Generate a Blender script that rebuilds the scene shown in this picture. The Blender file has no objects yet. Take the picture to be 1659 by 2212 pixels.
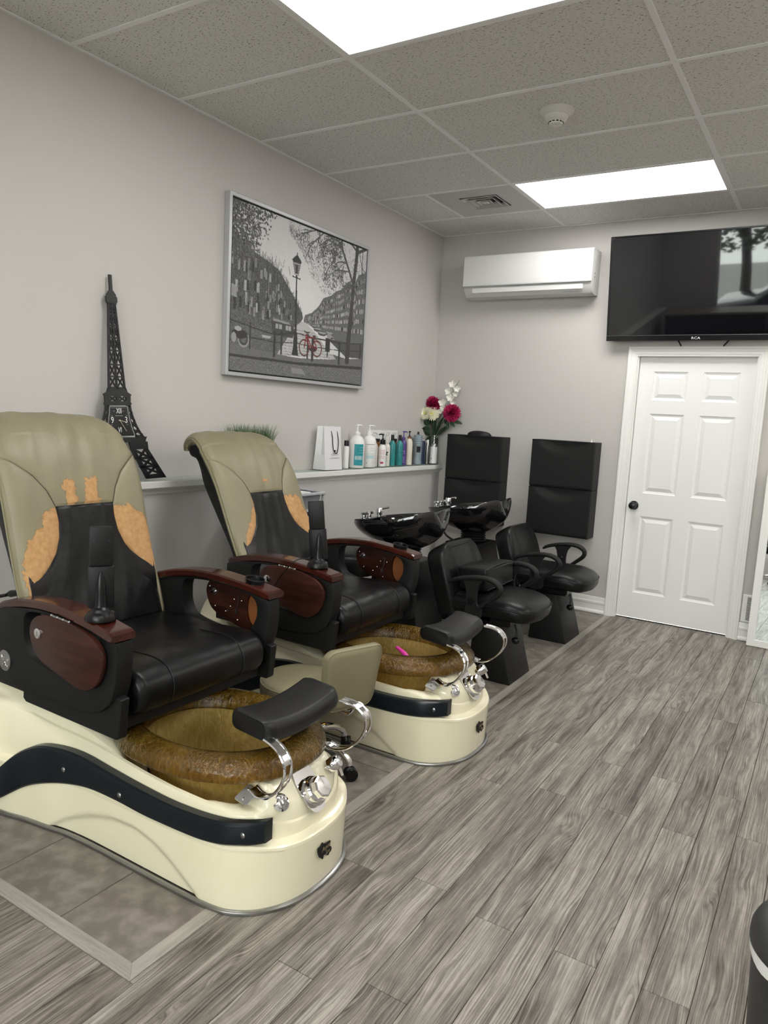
import bpy, bmesh, math, random
import numpy as np
from mathutils import Matrix, Vector

# ------------------------------------------------------------------ camera, world, exposure
S = bpy.context.scene
COL = S.collection
R = ((0.8478481, 0.5275141, 0.0536882), (0.1137255, -0.0820151, -0.9901212), (-0.5178997, 0.8455781, -0.1295281))
cd = bpy.data.cameras.new('camera')
cd.sensor_fit = 'VERTICAL'
cd.sensor_height = 24.0
cd.lens = 1585.14 / 2212 * 24.0
cd.clip_start = 0.05
cam = bpy.data.objects.new('camera', cd)
COL.objects.link(cam)
cam.matrix_world = Matrix(((R[0][0], -R[1][0], -R[2][0], 3.0258), (R[0][1], -R[1][1], -R[2][1], -5.667),
                           (R[0][2], -R[1][2], -R[2][2], 1.438), (0, 0, 0, 1)))
S.camera = cam
S.view_settings.view_transform = 'Standard'
S.view_settings.look = 'None'
S.view_settings.gamma = 1.0
S.view_settings.use_curve_mapping = False
S.view_settings.exposure = 0.0
S.cycles.max_bounces = 10
S.cycles.transparent_max_bounces = 12
S.cycles.caustics_reflective = False
S.cycles.caustics_refractive = False
S.cycles.sample_clamp_indirect = 6.0
S.cycles.use_denoising = True
PANEL_LIGHT = 13.0       # radiance of the ceiling light panels
SKY_LIGHT = 13.0         # overcast sky outside the shop window
W = bpy.data.worlds.new('world')
S.world = W
W.use_nodes = True
W.node_tree.nodes['Background'].inputs[0].default_value = (1.0, 0.985, 0.95, 1)
W.node_tree.nodes['Background'].inputs[1].default_value = SKY_LIGHT

H = 2.951                # ceiling height
XW, YF = 4.702, -8.45    # right wall, street front
PI = math.pi
rnd = random.Random(7)

# ------------------------------------------------------------------ materials
def mat(name, col, rough=0.5, metal=0.0, spec=0.5, bump=None, var=None, coat=0.0, emit=None, alpha=None):
    """bump = (noise scale, strength, detail[, distance]); var = (noise scale, second colour, contrast low, high)"""
    m = bpy.data.materials.new(name)
    m.use_nodes = True
    nt = m.node_tree
    b = nt.nodes['Principled BSDF']
    b.inputs['Base Color'].default_value = (*col, 1)
    b.inputs['Roughness'].default_value = rough
    b.inputs['Metallic'].default_value = metal
    b.inputs['Specular IOR Level'].default_value = spec
    b.inputs['Coat Weight'].default_value = coat
    b.inputs['Coat Roughness'].default_value = 0.06
    if emit:
        b.inputs['Emission Color'].default_value = (*emit[0], 1)
        b.inputs['Emission Strength'].default_value = emit[1]
    if bump or var:
        tc = nt.nodes.new('ShaderNodeTexCoord')
    if bump:
        n = nt.nodes.new('ShaderNodeTexNoise')
        n.inputs['Scale'].default_value = bump[0]
        n.inputs['Detail'].default_value = bump[2]
        nt.links.new(tc.outputs['Object'], n.inputs['Vector'])
        bp = nt.nodes.new('ShaderNodeBump')
        bp.inputs['Strength'].default_value = bump[1]
        bp.inputs['Distance'].default_value = bump[3] if len(bump) > 3 else 0.002
        nt.links.new(n.outputs['Fac'], bp.inputs['Height'])
        nt.links.new(bp.outputs['Normal'], b.inputs['Normal'])
    if var:
        n = nt.nodes.new('ShaderNodeTexNoise')
        n.inputs['Scale'].default_value = var[0]
        n.inputs['Detail'].default_value = 5
        nt.links.new(tc.outputs['Object'], n.inputs['Vector'])
        r = nt.nodes.new('ShaderNodeValToRGB')
        r.color_ramp.elements[0].position = var[2]
        r.color_ramp.elements[1].position = var[3]
        r.color_ramp.elements[0].color = (*col, 1)
        r.color_ramp.elements[1].color = (*var[1], 1)
        nt.links.new(n.outputs['Fac'], r.inputs['Fac'])
        nt.links.new(r.outputs['Color'], b.inputs['Base Color'])
    return m

class N:
    """small helper to chain shader nodes"""
    def __init__(self, m):
        self.nt = m.node_tree
        self.b = self.nt.nodes['Principled BSDF']
    def new(self, t, **kw):
        n = self.nt.nodes.new('ShaderNode' + t)
        for k, v in kw.items():
            if k in n.inputs:
                n.inputs[k].default_value = v
            else:
                setattr(n, k, v)
        return n
    def link(self, a, b):
        self.nt.links.new(a, b)
    def math(self, op, a, b=None, c=None):
        n = self.nt.nodes.new('ShaderNodeMath')
        n.operation = op
        for i, x in enumerate((a, b, c)):
            if x is None:
                continue
            if isinstance(x, (int, float)):
                n.inputs[i].default_value = x
            else:
                self.link(x, n.inputs[i])
        return n.outputs[0]
    def ramp(self, fac, stops):
        n = self.nt.nodes.new('ShaderNodeValToRGB')
        e = n.color_ramp.elements
        while len(e) < len(stops):
            e.new(0.5)
        for i, (p, c) in enumerate(stops):
            e[i].position = p
            e[i].color = (*c, 1)
        self.link(fac, n.inputs['Fac'])
        return n.outputs['Color']
    def mix(self, fac, a, b, blend='MIX'):
        n = self.nt.nodes.new('ShaderNodeMix')
        n.data_type = 'RGBA'
        n.blend_type = blend
        for i, x in ((0, fac), (6, a), (7, b)):
            if isinstance(x, (int, float)):
                n.inputs[i].default_value = x
            elif isinstance(x, tuple):
                n.inputs[i].default_value = (*x, 1)
            else:
                self.link(x, n.inputs[i])
        return n.outputs[2]

def plank_material(name, dark, mid, light, along='Y', scale=1.0, contrast=1.0):
    m = mat(name, mid, 0.42)
    n = N(m)
    tc = n.new('TexCoord')
    oi = n.new('ObjectInfo')
    off = n.new('VectorMath', operation='SCALE')
    off.inputs['Scale'].default_value = 37.0
    cmb = n.new('CombineXYZ')
    for k, f in (('X', 1.0), ('Y', 0.37), ('Z', 1.7)):
        n.link(n.math('MULTIPLY', oi.outputs['Random'], f), cmb.inputs[k])
    n.link(cmb.outputs[0], off.inputs[0])
    add = n.new('VectorMath', operation='ADD')
    n.link(tc.outputs['Object'], add.inputs[0])
    n.link(off.outputs[0], add.inputs[1])
    def mapped(sx, sy):
        mp = n.new('Mapping')
        mp.inputs['Scale'].default_value = (sx, sy, 1) if along == 'Y' else (sy, sx, 1)
        n.link(add.outputs[0], mp.inputs['Vector'])
        return mp.outputs[0]
    # warp that bends the grain round knots
    wp = n.new('TexNoise', Scale=1.0, Detail=2.0)
    n.link(mapped(10 * scale, 1.9 * scale), wp.inputs['Vector'])
    warp = n.math('MULTIPLY', n.math('MULTIPLY', n.math('POWER', n.math('ABSOLUTE', n.math('SUBTRACT', wp.outputs['Fac'], 0.5)), 2.0), n.math('SIGN', n.math('SUBTRACT', wp.outputs['Fac'], 0.5))), 105.0)
    sep = n.new('SeparateXYZ')
    n.link(mapped(250 * scale, 3.2 * scale), sep.inputs[0])
    cx = n.new('CombineXYZ')
    ax = 'X' if along == 'Y' else 'Y'
    ay = 'Y' if along == 'Y' else 'X'
    n.link(n.math('ADD', sep.outputs[ax], warp), cx.inputs[ax])
    n.link(sep.outputs[ay], cx.inputs[ay])
    grain = n.new('TexNoise', Scale=1.0, Detail=6.0, Roughness=0.62)
    n.link(cx.outputs[0], grain.inputs['Vector'])
    ring = n.math('ABSOLUTE', n.math('SINE', n.math('ADD', n.math('MULTIPLY', warp, 0.8), n.math('MULTIPLY', sep.outputs[ax], 0.16))))
    broad = n.new('TexNoise', Scale=1.0, Detail=4.0, Roughness=0.6)
    n.link(mapped(17 * scale, 1.7 * scale), broad.inputs['Vector'])
    blot = n.new('TexNoise', Scale=1.0, Detail=8.0, Roughness=0.7)
    n.link(mapped(60 * scale, 22 * scale), blot.inputs['Vector'])
    v = n.math('ADD', n.math('MULTIPLY', grain.outputs['Fac'], 0.90), n.math('MULTIPLY', broad.outputs['Fac'], 0.50))
    v = n.math('ADD', v, n.math('MULTIPLY', ring, 0.10))
    v = n.math('ADD', v, n.math('MULTIPLY', blot.outputs['Fac'], 0.20))
    v = n.math('ADD', v, n.math('MULTIPLY', n.math('SUBTRACT', oi.outputs['Random'], 0.5), 0.06))
    v = n.math('ADD', n.math('MULTIPLY', n.math('SUBTRACT', v, 0.865), 2.2 * contrast), 0.5)
    c = n.ramp(v, [(0.04, dark), (0.48, mid), (0.96, light)])
    tint = n.new('TexNoise', Scale=1.0, Detail=2.0)
    n.link(mapped(14 * scale, 3 * scale), tint.inputs['Vector'])
    c = n.mix(n.math('MULTIPLY', n.math('SUBTRACT', tint.outputs['Fac'], 0.45), 1.6), c, (0.88, 0.96, 0.96), 'MULTIPLY')
    n.link(c, n.b.inputs['Base Color'])
    bp = n.new('Bump', Strength=0.35, Distance=0.0012)
    n.link(v, bp.inputs['Height'])
    n.link(bp.outputs['Normal'], n.b.inputs['Normal'])
    n.link(n.math('ADD', 0.50, n.math('MULTIPLY', v, -0.12)), n.b.inputs['Roughness'])
    return m

M = {}
M['wall'] = mat('wall_paint', (0.545, 0.523, 0.502), 0.72, bump=(260, 0.10, 3))
M['wall_low'] = mat('lower_wall_paint', (0.535, 0.520, 0.505), 0.72, bump=(260, 0.10, 3))
M['white'] = mat('white_trim_paint', (0.83, 0.83, 0.81), 0.38)
M['door'] = mat('white_door_paint', (0.84, 0.84, 0.83), 0.42, bump=(90, 0.08, 4))
M['plank'] = plank_material('grey_plank', (0.045, 0.037, 0.030), (0.170, 0.149, 0.126), (0.38, 0.35, 0.305))
M['strip'] = plank_material('pale_strip', (0.15, 0.135, 0.115), (0.31, 0.285, 0.25), (0.44, 0.41, 0.365), scale=1.6, contrast=0.6)
M['strip_x'] = plank_material('pale_strip_across', (0.15, 0.135, 0.115), (0.31, 0.285, 0.25), (0.44, 0.41, 0.365), along='X', scale=1.6, contrast=0.6)
M['tile'] = mat('stone_floor_tile', (0.150, 0.132, 0.113), 0.45, bump=(30, 0.25, 6), var=(14, (0.255, 0.232, 0.205), 0.42, 0.68))
M['grout'] = mat('dark_grout', (0.085, 0.076, 0.066), 0.8)
M['subfloor'] = mat('dark_joint', (0.035, 0.032, 0.03), 0.9)

m = mat('acoustic_tile', (0.60, 0.60, 0.585), 0.9)
n = N(m)
tc = n.new('TexCoord')
oi = n.new('ObjectInfo')
cmb = n.new('CombineXYZ')
n.link(n.math('MULTIPLY', oi.outputs['Random'], 31.0), cmb.inputs['X'])
add = n.new('VectorMath', operation='ADD')
n.link(tc.outputs['Object'], add.inputs[0])
n.link(cmb.outputs[0], add.inputs[1])
mp = n.new('Mapping')
mp.inputs['Scale'].default_value = (72, 165, 1)
mp.inputs['Rotation'].default_value = (0, 0, 0.5)
n.link(add.outputs[0], mp.inputs['Vector'])
fis = n.new('TexNoise', Scale=1.0, Detail=1.5)
n.link(mp.outputs[0], fis.inputs['Vector'])
pin = n.new('TexVoronoi', Scale=190.0)
n.link(add.outputs[0], pin.inputs['Vector'])
hole = n.math('MAXIMUM', n.math('GREATER_THAN', fis.outputs['Fac'], 0.645), n.math('LESS_THAN', pin.outputs['Distance'], 0.16))
n.link(n.mix(hole, (0.75, 0.745, 0.725), (0.24, 0.235, 0.225)), n.b.inputs['Base Color'])
bp = n.new('Bump', Strength=0.5, Distance=0.003)
bp.invert = True
n.link(hole, bp.inputs['Height'])
n.link(bp.outputs['Normal'], n.b.inputs['Normal'])
M['ceil_tile'] = m
M['tbar'] = mat('ceiling_bar_enamel', (0.88, 0.88, 0.875), 0.45)
M['diffuser'] = mat('lamp_diffuser', (0.9, 0.9, 0.9), 0.4, emit=((1.0, 0.985, 0.955), PANEL_LIGHT))
M['metal_grey'] = mat('grey_enamel', (0.56, 0.56, 0.55), 0.4)
M['duct'] = mat('dark_duct', (0.018, 0.02, 0.022), 0.7)

M['leather'] = mat('black_leather', (0.0042, 0.0042, 0.0045), 0.33, spec=0.24, bump=(240, 0.16, 4, 0.001))
M['leather_soft'] = mat('soft_black_leather', (0.0052, 0.0054, 0.0056), 0.36, spec=0.24, bump=(38, 0.35, 5, 0.004))
M['vinyl'] = mat('black_moulded_vinyl', (0.0075, 0.0075, 0.0078), 0.42, spec=0.34, bump=(420, 0.12, 2, 0.0008))
M['plastic'] = mat('black_textured_plastic', (0.0058, 0.0058, 0.006), 0.55, spec=0.30, bump=(520, 0.35, 2, 0.0012))
M['plastic_smooth'] = mat('black_smooth_plastic', (0.005, 0.005, 0.0055), 0.30, spec=0.32)
M['plastic_matt'] = mat('black_matt_plastic', (0.0065, 0.0068, 0.0072), 0.5, spec=0.32)
M['navy'] = mat('navy_black_insert', (0.0048, 0.0085, 0.0125), 0.30, spec=0.35)
M['khaki'] = mat('khaki_leather', (0.232, 0.207, 0.126), 0.46, bump=(190, 0.12, 4, 0.001))
M['piping'] = mat('dark_seam', (0.05, 0.045, 0.03), 0.6)
M['chrome'] = mat('polished_chrome', (0.80, 0.80, 0.81), 0.07, metal=1.0)
M['steel'] = mat('brushed_steel', (0.36, 0.36, 0.355), 0.30, metal=1.0)
M['satin'] = mat('satin_metal', (0.55, 0.55, 0.54), 0.42, metal=0.85)
M['gelcoat'] = mat('cream_gelcoat', (0.86, 0.81, 0.605), 0.22, coat=0.5, var=(3, (0.84, 0.785, 0.575), 0.4, 0.7))
M['mahogany'] = mat('mahogany_lacquer', (0.046, 0.0095, 0.005), 0.20, spec=0.35, coat=0.35, var=(7, (0.022, 0.005, 0.003), 0.35, 0.7))
m = mat('mahogany_laminate', (0.05, 0.015, 0.01), 0.30)
n = N(m)
tc = n.new('TexCoord')
mp = n.new('Mapping')
mp.inputs['Scale'].default_value = (4, 1, 34)
n.link(tc.outputs['Object'], mp.inputs['Vector'])
g = n.new('TexNoise', Scale=1.0, Detail=5.0, Distortion=0.6)
n.link(mp.outputs[0], g.inputs['Vector'])
n.link(n.ramp(g.outputs['Fac'], [(0.32, (0.018, 0.0055, 0.004)), (0.7, (0.058, 0.018, 0.012))]), n.b.inputs['Base Color'])
m.node_tree.nodes['Principled BSDF'].inputs['Specular IOR Level'].default_value = 0.3
M['laminate'] = m
M['orange_wood'] = mat('orange_brown_wood', (0.21, 0.072, 0.024), 0.4)

def peel_material(name, base):
    m = mat(name, base, 0.46)
    n = N(m)
    tc = n.new('TexCoord')
    at = n.new('Attribute', attribute_name='peel')
    ns = n.new('TexNoise', Scale=38.0, Detail=6.0, Roughness=0.65)
    n.link(tc.outputs['Object'], ns.inputs['Vector'])
    f = n.math('ADD', at.outputs['Fac'], n.math('MULTIPLY', n.math('SUBTRACT', ns.outputs['Fac'], 0.5), 0.075))
    mask = n.math('GREATER_THAN', f, 0.0)
    rim = n.math('SUBTRACT', 1.0, n.math('MULTIPLY', n.math('ABSOLUTE', f), 220.0))
    rim = n.math('MAXIMUM', rim, 0.0)
    fib = n.new('TexNoise', Scale=55.0, Detail=7.0)
    n.link(tc.outputs['Object'], fib.inputs['Vector'])
    foam = n.ramp(fib.outputs['Fac'], [(0.3, (0.40, 0.215, 0.085)), (0.7, (0.52, 0.305, 0.138))])
    tone = n.new('TexNoise', Scale=6.0, Detail=3.0)
    n.link(tc.outputs['Object'], tone.inputs['Vector'])
    lea = n.ramp(tone.outputs['Fac'], [(0.3, base), (0.75, tuple(x * 0.86 for x in base))])
    c = n.mix(mask, lea, foam)
    c = n.mix(n.math('MULTIPLY', rim, 0.55), c, (0.12, 0.10, 0.06))
    n.link(c, n.b.inputs['Base Color'])
    n.link(n.math('ADD', 0.46, n.math('MULTIPLY', mask, 0.45)), n.b.inputs['Roughness'])
    wr = n.new('TexNoise', Scale=24.0, Detail=4.0)
    mpw = n.new('Mapping')
    mpw.inputs['Scale'].default_value = (1, 1.6, 0.5)
    n.link(tc.outputs['Object'], mpw.inputs['Vector'])
    n.link(mpw.outputs[0], wr.inputs['Vector'])
    hgt = n.math('ADD', n.math('MULTIPLY', wr.outputs['Fac'], 0.6), n.math('MULTIPLY', mask, -0.35))
    bp = n.new('Bump', Strength=0.35, Distance=0.008)
    n.link(hgt, bp.inputs['Height'])
    n.link(bp.outputs['Normal'], n.b.inputs['Normal'])
    return m
M['peel'] = peel_material('worn_khaki_leather', (0.232, 0.207, 0.126))

def amber_material(name, dark, pale, through, clear, translucent):
    m = mat(name, pale, 0.10, spec=0.55)
    n = N(m)
    nt = m.node_tree
    b = n.b
    tc = n.new('TexCoord')
    mp = n.new('Mapping')
    mp.inputs['Scale'].default_value = (1, 1, 0.45)
    n.link(tc.outputs['Object'], mp.inputs['Vector'])
    ns = n.new('TexNoise', Scale=52.0, Detail=4.0, Distortion=1.4)
    n.link(mp.outputs[0], ns.inputs['Vector'])
    big_ = n.new('TexNoise', Scale=9.0, Detail=3.0)
    n.link(tc.outputs['Object'], big_.inputs['Vector'])
    bp = n.new('Bump', Strength=0.75, Distance=0.007)
    n.link(ns.outputs['Fac'], bp.inputs['Height'])
    n.link(bp.outputs['Normal'], b.inputs['Normal'])
    f = n.math('ADD', n.math('MULTIPLY', ns.outputs['Fac'], 0.6), n.math('MULTIPLY', big_.outputs['Fac'], 0.45))
    n.link(n.ramp(f, [(0.36, dark), (0.68, pale)]), b.inputs['Base Color'])
    tr = n.new('BsdfTransparent')
    n.link(n.ramp(f, [(0.34, tuple(c * 0.55 for c in through)), (0.66, through)]), tr.inputs['Color'])
    tl = n.new('BsdfTranslucent')
    tl.inputs['Color'].default_value = (*pale, 1)
    df = n.new('MixShader')
    df.inputs[0].default_value = translucent
    n.link(b.outputs[0], df.inputs[1])
    n.link(tl.outputs[0], df.inputs[2])
    mx = n.new('MixShader')
    mx.inputs[0].default_value = clear
    n.link(df.outputs[0], mx.inputs[1])
    n.link(tr.outputs[0], mx.inputs[2])
    gl = n.new('BsdfGlossy')
    gl.inputs['Roughness'].default_value = 0.05
    n.link(bp.outputs['Normal'], gl.inputs['Normal'])
    fr = n.new('Fresnel', IOR=1.32)
    n.link(bp.outputs['Normal'], fr.inputs['Normal'])
    mx2 = n.new('MixShader')
    n.link(fr.outputs[0], mx2.inputs[0])
    n.link(mx.outputs[0], mx2.inputs[1])
    n.link(gl.outputs[0], mx2.inputs[2])
    n.link(mx2.outputs[0], nt.nodes['Material Output'].inputs['Surface'])
    return m
M['amber'] = amber_material('amber_hammered_glass', (0.13, 0.066, 0.008), (0.40, 0.255, 0.050), (0.90, 0.66, 0.22), 0.58, 0.3)
M['amber_tub'] = amber_material('gold_cast_glass', (0.40, 0.265, 0.065), (0.66, 0.495, 0.175), (0.80, 0.58, 0.20), 0.15, 0.30)

def glass_material(name, tint, clear):
    m = mat(name, tint, 0.03)
    n = N(m)
    tr = n.new('BsdfTransparent')
    tr.inputs['Color'].default_value = (*tint, 1)
    gl = n.new('BsdfGlossy')
    gl.inputs['Roughness'].default_value = 0.02
    fr = n.new('Fresnel', IOR=1.45)
    mx = n.new('MixShader')
    n.link(n.math('ADD', n.math('MULTIPLY', fr.outputs[0], 1.0 - clear), 0.02), mx.inputs[0])
    n.link(tr.outputs[0], mx.inputs[1])
    n.link(gl.outputs[0], mx.inputs[2])
    n.link(mx.outputs[0], m.node_tree.nodes['Material Output'].inputs['Surface'])
    return m
M['glass'] = glass_material('clear_glass', (0.92, 0.96, 0.95), 0.1)
M['shelf_glass'] = glass_material('green_edge_glass', (0.95, 0.98, 0.965), 0.75)

# ------------------------------------------------------------------ geometry helpers
class G:
    def __init__(self, v=None, f=None):
        self.v = [tuple(map(float, p)) for p in v] if v is not None else []
        self.f = [tuple(map(int, q)) for q in f] if f is not None else []
    def add(self, o):
        k = len(self.v)
        self.v += o.v
        self.f += [tuple(i + k for i in q) for q in o.f]
        return self
    def tf(self, mtx):
        self.v = [tuple(mtx @ Vector(p)) for p in self.v]
        return self
    def mv(self, x=0, y=0, z=0):
        self.v = [(a + x, b + y, c + z) for a, b, c in self.v]
        return self
    def rot(self, axis, ang, about=(0, 0, 0)):
        t = Matrix.Translation(about) @ Matrix.Rotation(ang, 4, axis) @ Matrix.Translation([-c for c in about])
        return self.tf(t)
    def fn(self, f):
        self.v = [tuple(map(float, f(*p))) for p in self.v]
        return self

def box(x0, x1, y0, y1, z0, z1, bev=0.0, seg=2):
    g = G([(x0, y0, z0), (x1, y0, z0), (x1, y1, z0), (x0, y1, z0), (x0, y0, z1), (x1, y0, z1), (x1, y1, z1), (x0, y1, z1)],
          [(3, 2, 1, 0), (4, 5, 6, 7), (0, 1, 5, 4), (1, 2, 6, 5), (2, 3, 7, 6), (3, 0, 4, 7)])
    return bevel(g, bev, seg) if bev else g

def bevel(g, w, seg=2, ang=0.6):
    bm = bmesh.new()
    vs = [bm.verts.new(p) for p in g.v]
    for q in g.f:
        try:
            bm.faces.new([vs[i] for i in q])
        except ValueError:
            pass
    bm.normal_update()
    es = [e for e in bm.edges if len(e.link_faces) == 2 and e.calc_face_angle(0) > ang]
    bmesh.ops.bevel(bm, geom=es, offset=w, segments=seg, profile=0.5, affect='EDGES', clamp_overlap=True)
    bm.verts.index_update()
    o = G([tuple(v.co) for v in bm.verts], [[v.index for v in f.verts] for f in bm.faces])
    bm.free()
    return o

def cr(pts, n, closed=False):
    """Catmull-Rom through pts, n samples"""
    P = np.array(pts, float)
    if closed:
        P = np.vstack([P[-1], P, P[0], P[1]])
    else:
        P = np.vstack([2 * P[0] - P[1], P, 2 * P[-1] - P[-2]])
    k = len(P) - 3
    out = []
    for t in np.linspace(0, k, n, endpoint=not closed):
        i = min(int(t), k - 1)
        u = t - i
        a, b, c, d = P[i:i + 4]
        out.append(0.5 * (2 * b + (c - a) * u + (2 * a - 5 * b + 4 * c - d) * u * u + (3 * b - a - 3 * c + d) * u ** 3))
    return np.array(out)

def lathe(prof, n=32, cap=True):
    g = G()
    for r, z in prof:
        for k in range(n):
            a = 2 * PI * k / n
            g.v.append((r * math.cos(a), r * math.sin(a), z))
    for j in range(len(prof) - 1):
        for k in range(n):
            k2 = (k + 1) % n
            g.f.append((j * n + k, j * n + k2, (j + 1) * n + k2, (j + 1) * n + k))
    if cap:
        if prof[0][0] > 1e-6:
            g.f.append(tuple(range(n))[::-1])
        if prof[-1][0] > 1e-6:
            g.f.append(tuple((len(prof) - 1) * n + k for k in range(n)))
    return g

def loft(loops, cap=True, closed=True):
    L = [np.asarray(l, float) for l in loops]
    n = len(L[0])
    g = G(np.vstack(L))
    m = n if closed else n - 1
    for j in range(len(L) - 1):
        for k in range(m):
            k2 = (k + 1) % n
            g.f.append((j * n + k, j * n + k2, (j + 1) * n + k2, (j + 1) * n + k))
    if cap:
        g.f.append(tuple(range(n))[::-1])
        g.f.append(tuple((len(L) - 1) * n + k for k in range(n)))
    return g

def frames(P):
    P = np.asarray(P, float)
    T = np.gradient(P, axis=0)
    T /= np.linalg.norm(T, axis=1)[:, None] + 1e-12
    up = np.array([0, 0, 1.0]) if abs(T[0][2]) < 0.9 else np.array([1.0, 0, 0])
    A = np.cross(T[0], up)
    A /= np.linalg.norm(A)
    As, Bs = [], []
    for t in T:
        A = A - t * np.dot(A, t)
        A /= np.linalg.norm(A)
        As.append(A)
        Bs.append(np.cross(t, A))
    return P, np.array(As), np.array(Bs)

def tube(path, r, n=10, smooth=0, flat=None, cap=True):
    """round (or flat = (half width, half thickness) rectangular) bar along a path"""
    P = cr(path, smooth) if smooth else path
    P, A, B = frames(P)
    rr = np.full(len(P), r) if np.isscalar(r) else np.interp(np.linspace(0, 1, len(P)), np.linspace(0, 1, len(r)), r)
    loops = []
    for p, a, b, q in zip(P, A, B, rr):
        loops.append([p + q * (math.cos(2 * PI * k / n) * a + math.sin(2 * PI * k / n) * b) for k in range(n)])
    return loft(loops, cap)

def strap(path, wdir, w, t, smooth=0):
    """flat band along path, width w along the fixed direction wdir, thickness t"""
    P = cr(path, smooth) if smooth else np.asarray(path, float)
    T = np.gradient(P, axis=0)
    T /= np.linalg.norm(T, axis=1)[:, None]
    wd = np.array(wdir, float)
    loops = []
    for p, tt in zip(P, T):
        nn = np.cross(tt, wd)
        nn /= np.linalg.norm(nn) + 1e-9
        loops.append([p - wd * w / 2 - nn * t / 2, p + wd * w / 2 - nn * t / 2, p + wd * w / 2 + nn * t / 2, p - wd * w / 2 + nn * t / 2])
    return loft(loops)

def extr(poly, a, b, plane='xz', bev=0.0, seg=2):
    """polygon in plane extruded along the third axis from a to b"""
    n = len(poly)
    def P(p, h):
        return {'xz': (p[0], h, p[1]), 'xy': (p[0], p[1], h), 'yz': (h, p[0], p[1])}[plane]
    g = G([P(p, a) for p in poly] + [P(p, b) for p in poly])
    g.f.append(tuple(range(n)))
    g.f.append(tuple(range(n, 2 * n))[::-1])
    for k in range(n):
        k2 = (k + 1) % n
        g.f.append((k, k + n, k2 + n, k2))
    g = fixn(g)
    return bevel(g, bev, seg) if bev else g

def fixn(g):
    bm = bmesh.new()
    vs = [bm.verts.new(p) for p in g.v]
    for q in g.f:
        try:
            bm.faces.new([vs[i] for i in q])
        except ValueError:
            pass
    bmesh.ops.recalc_face_normals(bm, faces=bm.faces)
    bm.verts.index_update()
    o = G([tuple(v.co) for v in bm.verts], [[v.index for v in f.verts] for f in bm.faces])
    bm.free()
    return o

def ring_plate(outer, inner, a, b, plane='xz'):
    """plate with a hole: outer and inner loops with equal counts"""
    n = len(outer)
    def P(p, h):
        return {'xz': (p[0], h, p[1]), 'xy': (p[0], p[1], h), 'yz': (h, p[0], p[1])}[plane]
    g = G([P(p, a) for p in outer] + [P(p, a) for p in inner] + [P(p, b) for p in outer] + [P(p, b) for p in inner])
    for k in range(n):
        l = (k + 1) % n
        g.f += [(k, l, n + l, n + k), (2 * n + k, 3 * n + k, 3 * n + l, 2 * n + l), (k, 2 * n + k, 2 * n + l, l), (n + k, n + l, 3 * n + l, 3 * n + k)]
    return fixn(g)

def sell(rx, ry, n=40, e=2.0, cx=0, cy=0):
    out = []
    for k in range(n):
        a = 2 * PI * k / n
        c, s = math.cos(a), math.sin(a)
        out.append((cx + rx * math.copysign(abs(c) ** (2 / e), c), cy + ry * math.copysign(abs(s) ** (2 / e), s)))
    return out

def rrect(x0, x1, y0, y1, r, n=5):
    out = []
    for cx, cy, a0 in ((x1 - r, y1 - r, 0), (x0 + r, y1 - r, PI / 2), (x0 + r, y0 + r, PI), (x1 - r, y0 + r, 1.5 * PI)):
        for k in range(n + 1):
            a = a0 + PI / 2 * k / n
            out.append((cx + r * math.cos(a), cy + r * math.sin(a)))
    return out

def ball(rx, ry, rz, n=20, m=10):
    g = lathe([(max(1e-4, math.cos(PI * (j / m - 0.5))), math.sin(PI * (j / m - 0.5))) for j in range(m + 1)], n, cap=False)
    return g.fn(lambda x, y, z: (x * rx, y * ry, z * rz))

# ------------------------------------------------------------------ objects
def mesh_of(name, g, m, ang=0.7):
    me = bpy.data.meshes.new(name)
    me.from_pydata(g.v, [], g.f)
    me.validate()
    if m is not None:
        for mm in (m if isinstance(m, (list, tuple)) else [m]):
            me.materials.append(mm)
    if ang:
        me.shade_smooth()
        me.set_sharp_from_angle(angle=ang)
    return me

def link(name, me, parent=None, loc=None, rot=None):
    o = bpy.data.objects.new(name, me)
    COL.objects.link(o)
    if parent is not None:
        o.parent = parent
    if loc is not None:
        o.location = loc
    if rot is not None:
        o.rotation_euler = rot
    return o

def obj(name, g, m, parent=None, ang=0.7, label=None, loc=None, rot=None):
    o = link(name, mesh_of(name, g, m, ang), parent, loc, rot)
    if label:
        o['label'] = label
    return o

def thing(name, label, cat, loc=(0, 0, 0), rz=0.0, group=None):
    o = bpy.data.objects.new(name, None)
    o.empty_display_size = 0.1
    COL.objects.link(o)
    o.location = loc
    o.rotation_euler = (0, 0, rz)
    return tag(o, label, cat, group)

def tag(o, label, cat, group=None):
    o['label'] = label
    o['category'] = cat
    if group:
        o['group'] = group
    return o

def struct(name, g=None, m=None, ang=0.7, loc=None):
    if g is None:
        o = bpy.data.objects.new(name, None)
        COL.objects.link(o)
    else:
        o = obj(name, g, m, None, ang)
    if loc is not None:
        o.location = loc
    o['kind'] = 'structure'
    return o

def text(name, s, size, m, parent, loc, rot, depth=0.0006, align='CENTER', shear=0.0, xs=1.0):
    """flat lettering turned into a mesh"""
    c = bpy.data.curves.new(name, 'FONT')
    c.body = s
    c.size = size
    c.extrude = depth
    c.align_x = align
    c.align_y = 'CENTER'
    c.shear = shear
    c.resolution_u = 2
    t = bpy.data.objects.new(name + '_curve', c)
    COL.objects.link(t)
    me = bpy.data.meshes.new_from_object(t)
    bpy.data.objects.remove(t)
    me.materials.clear()
    me.materials.append(m)
    o = link(name, me, parent, loc, rot)
    o.scale = (xs, 1, 1)
    return o
# ------------------------------------------------------------------ room shell
SX, SY = 1.666, -4.5445          # outer corner of the tiled pedicure area
floor = struct('floor', box(-0.1, XW + 0.1, YF - 0.1, 0.1, -0.06, -0.008), M['subfloor'], ang=None)

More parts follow.
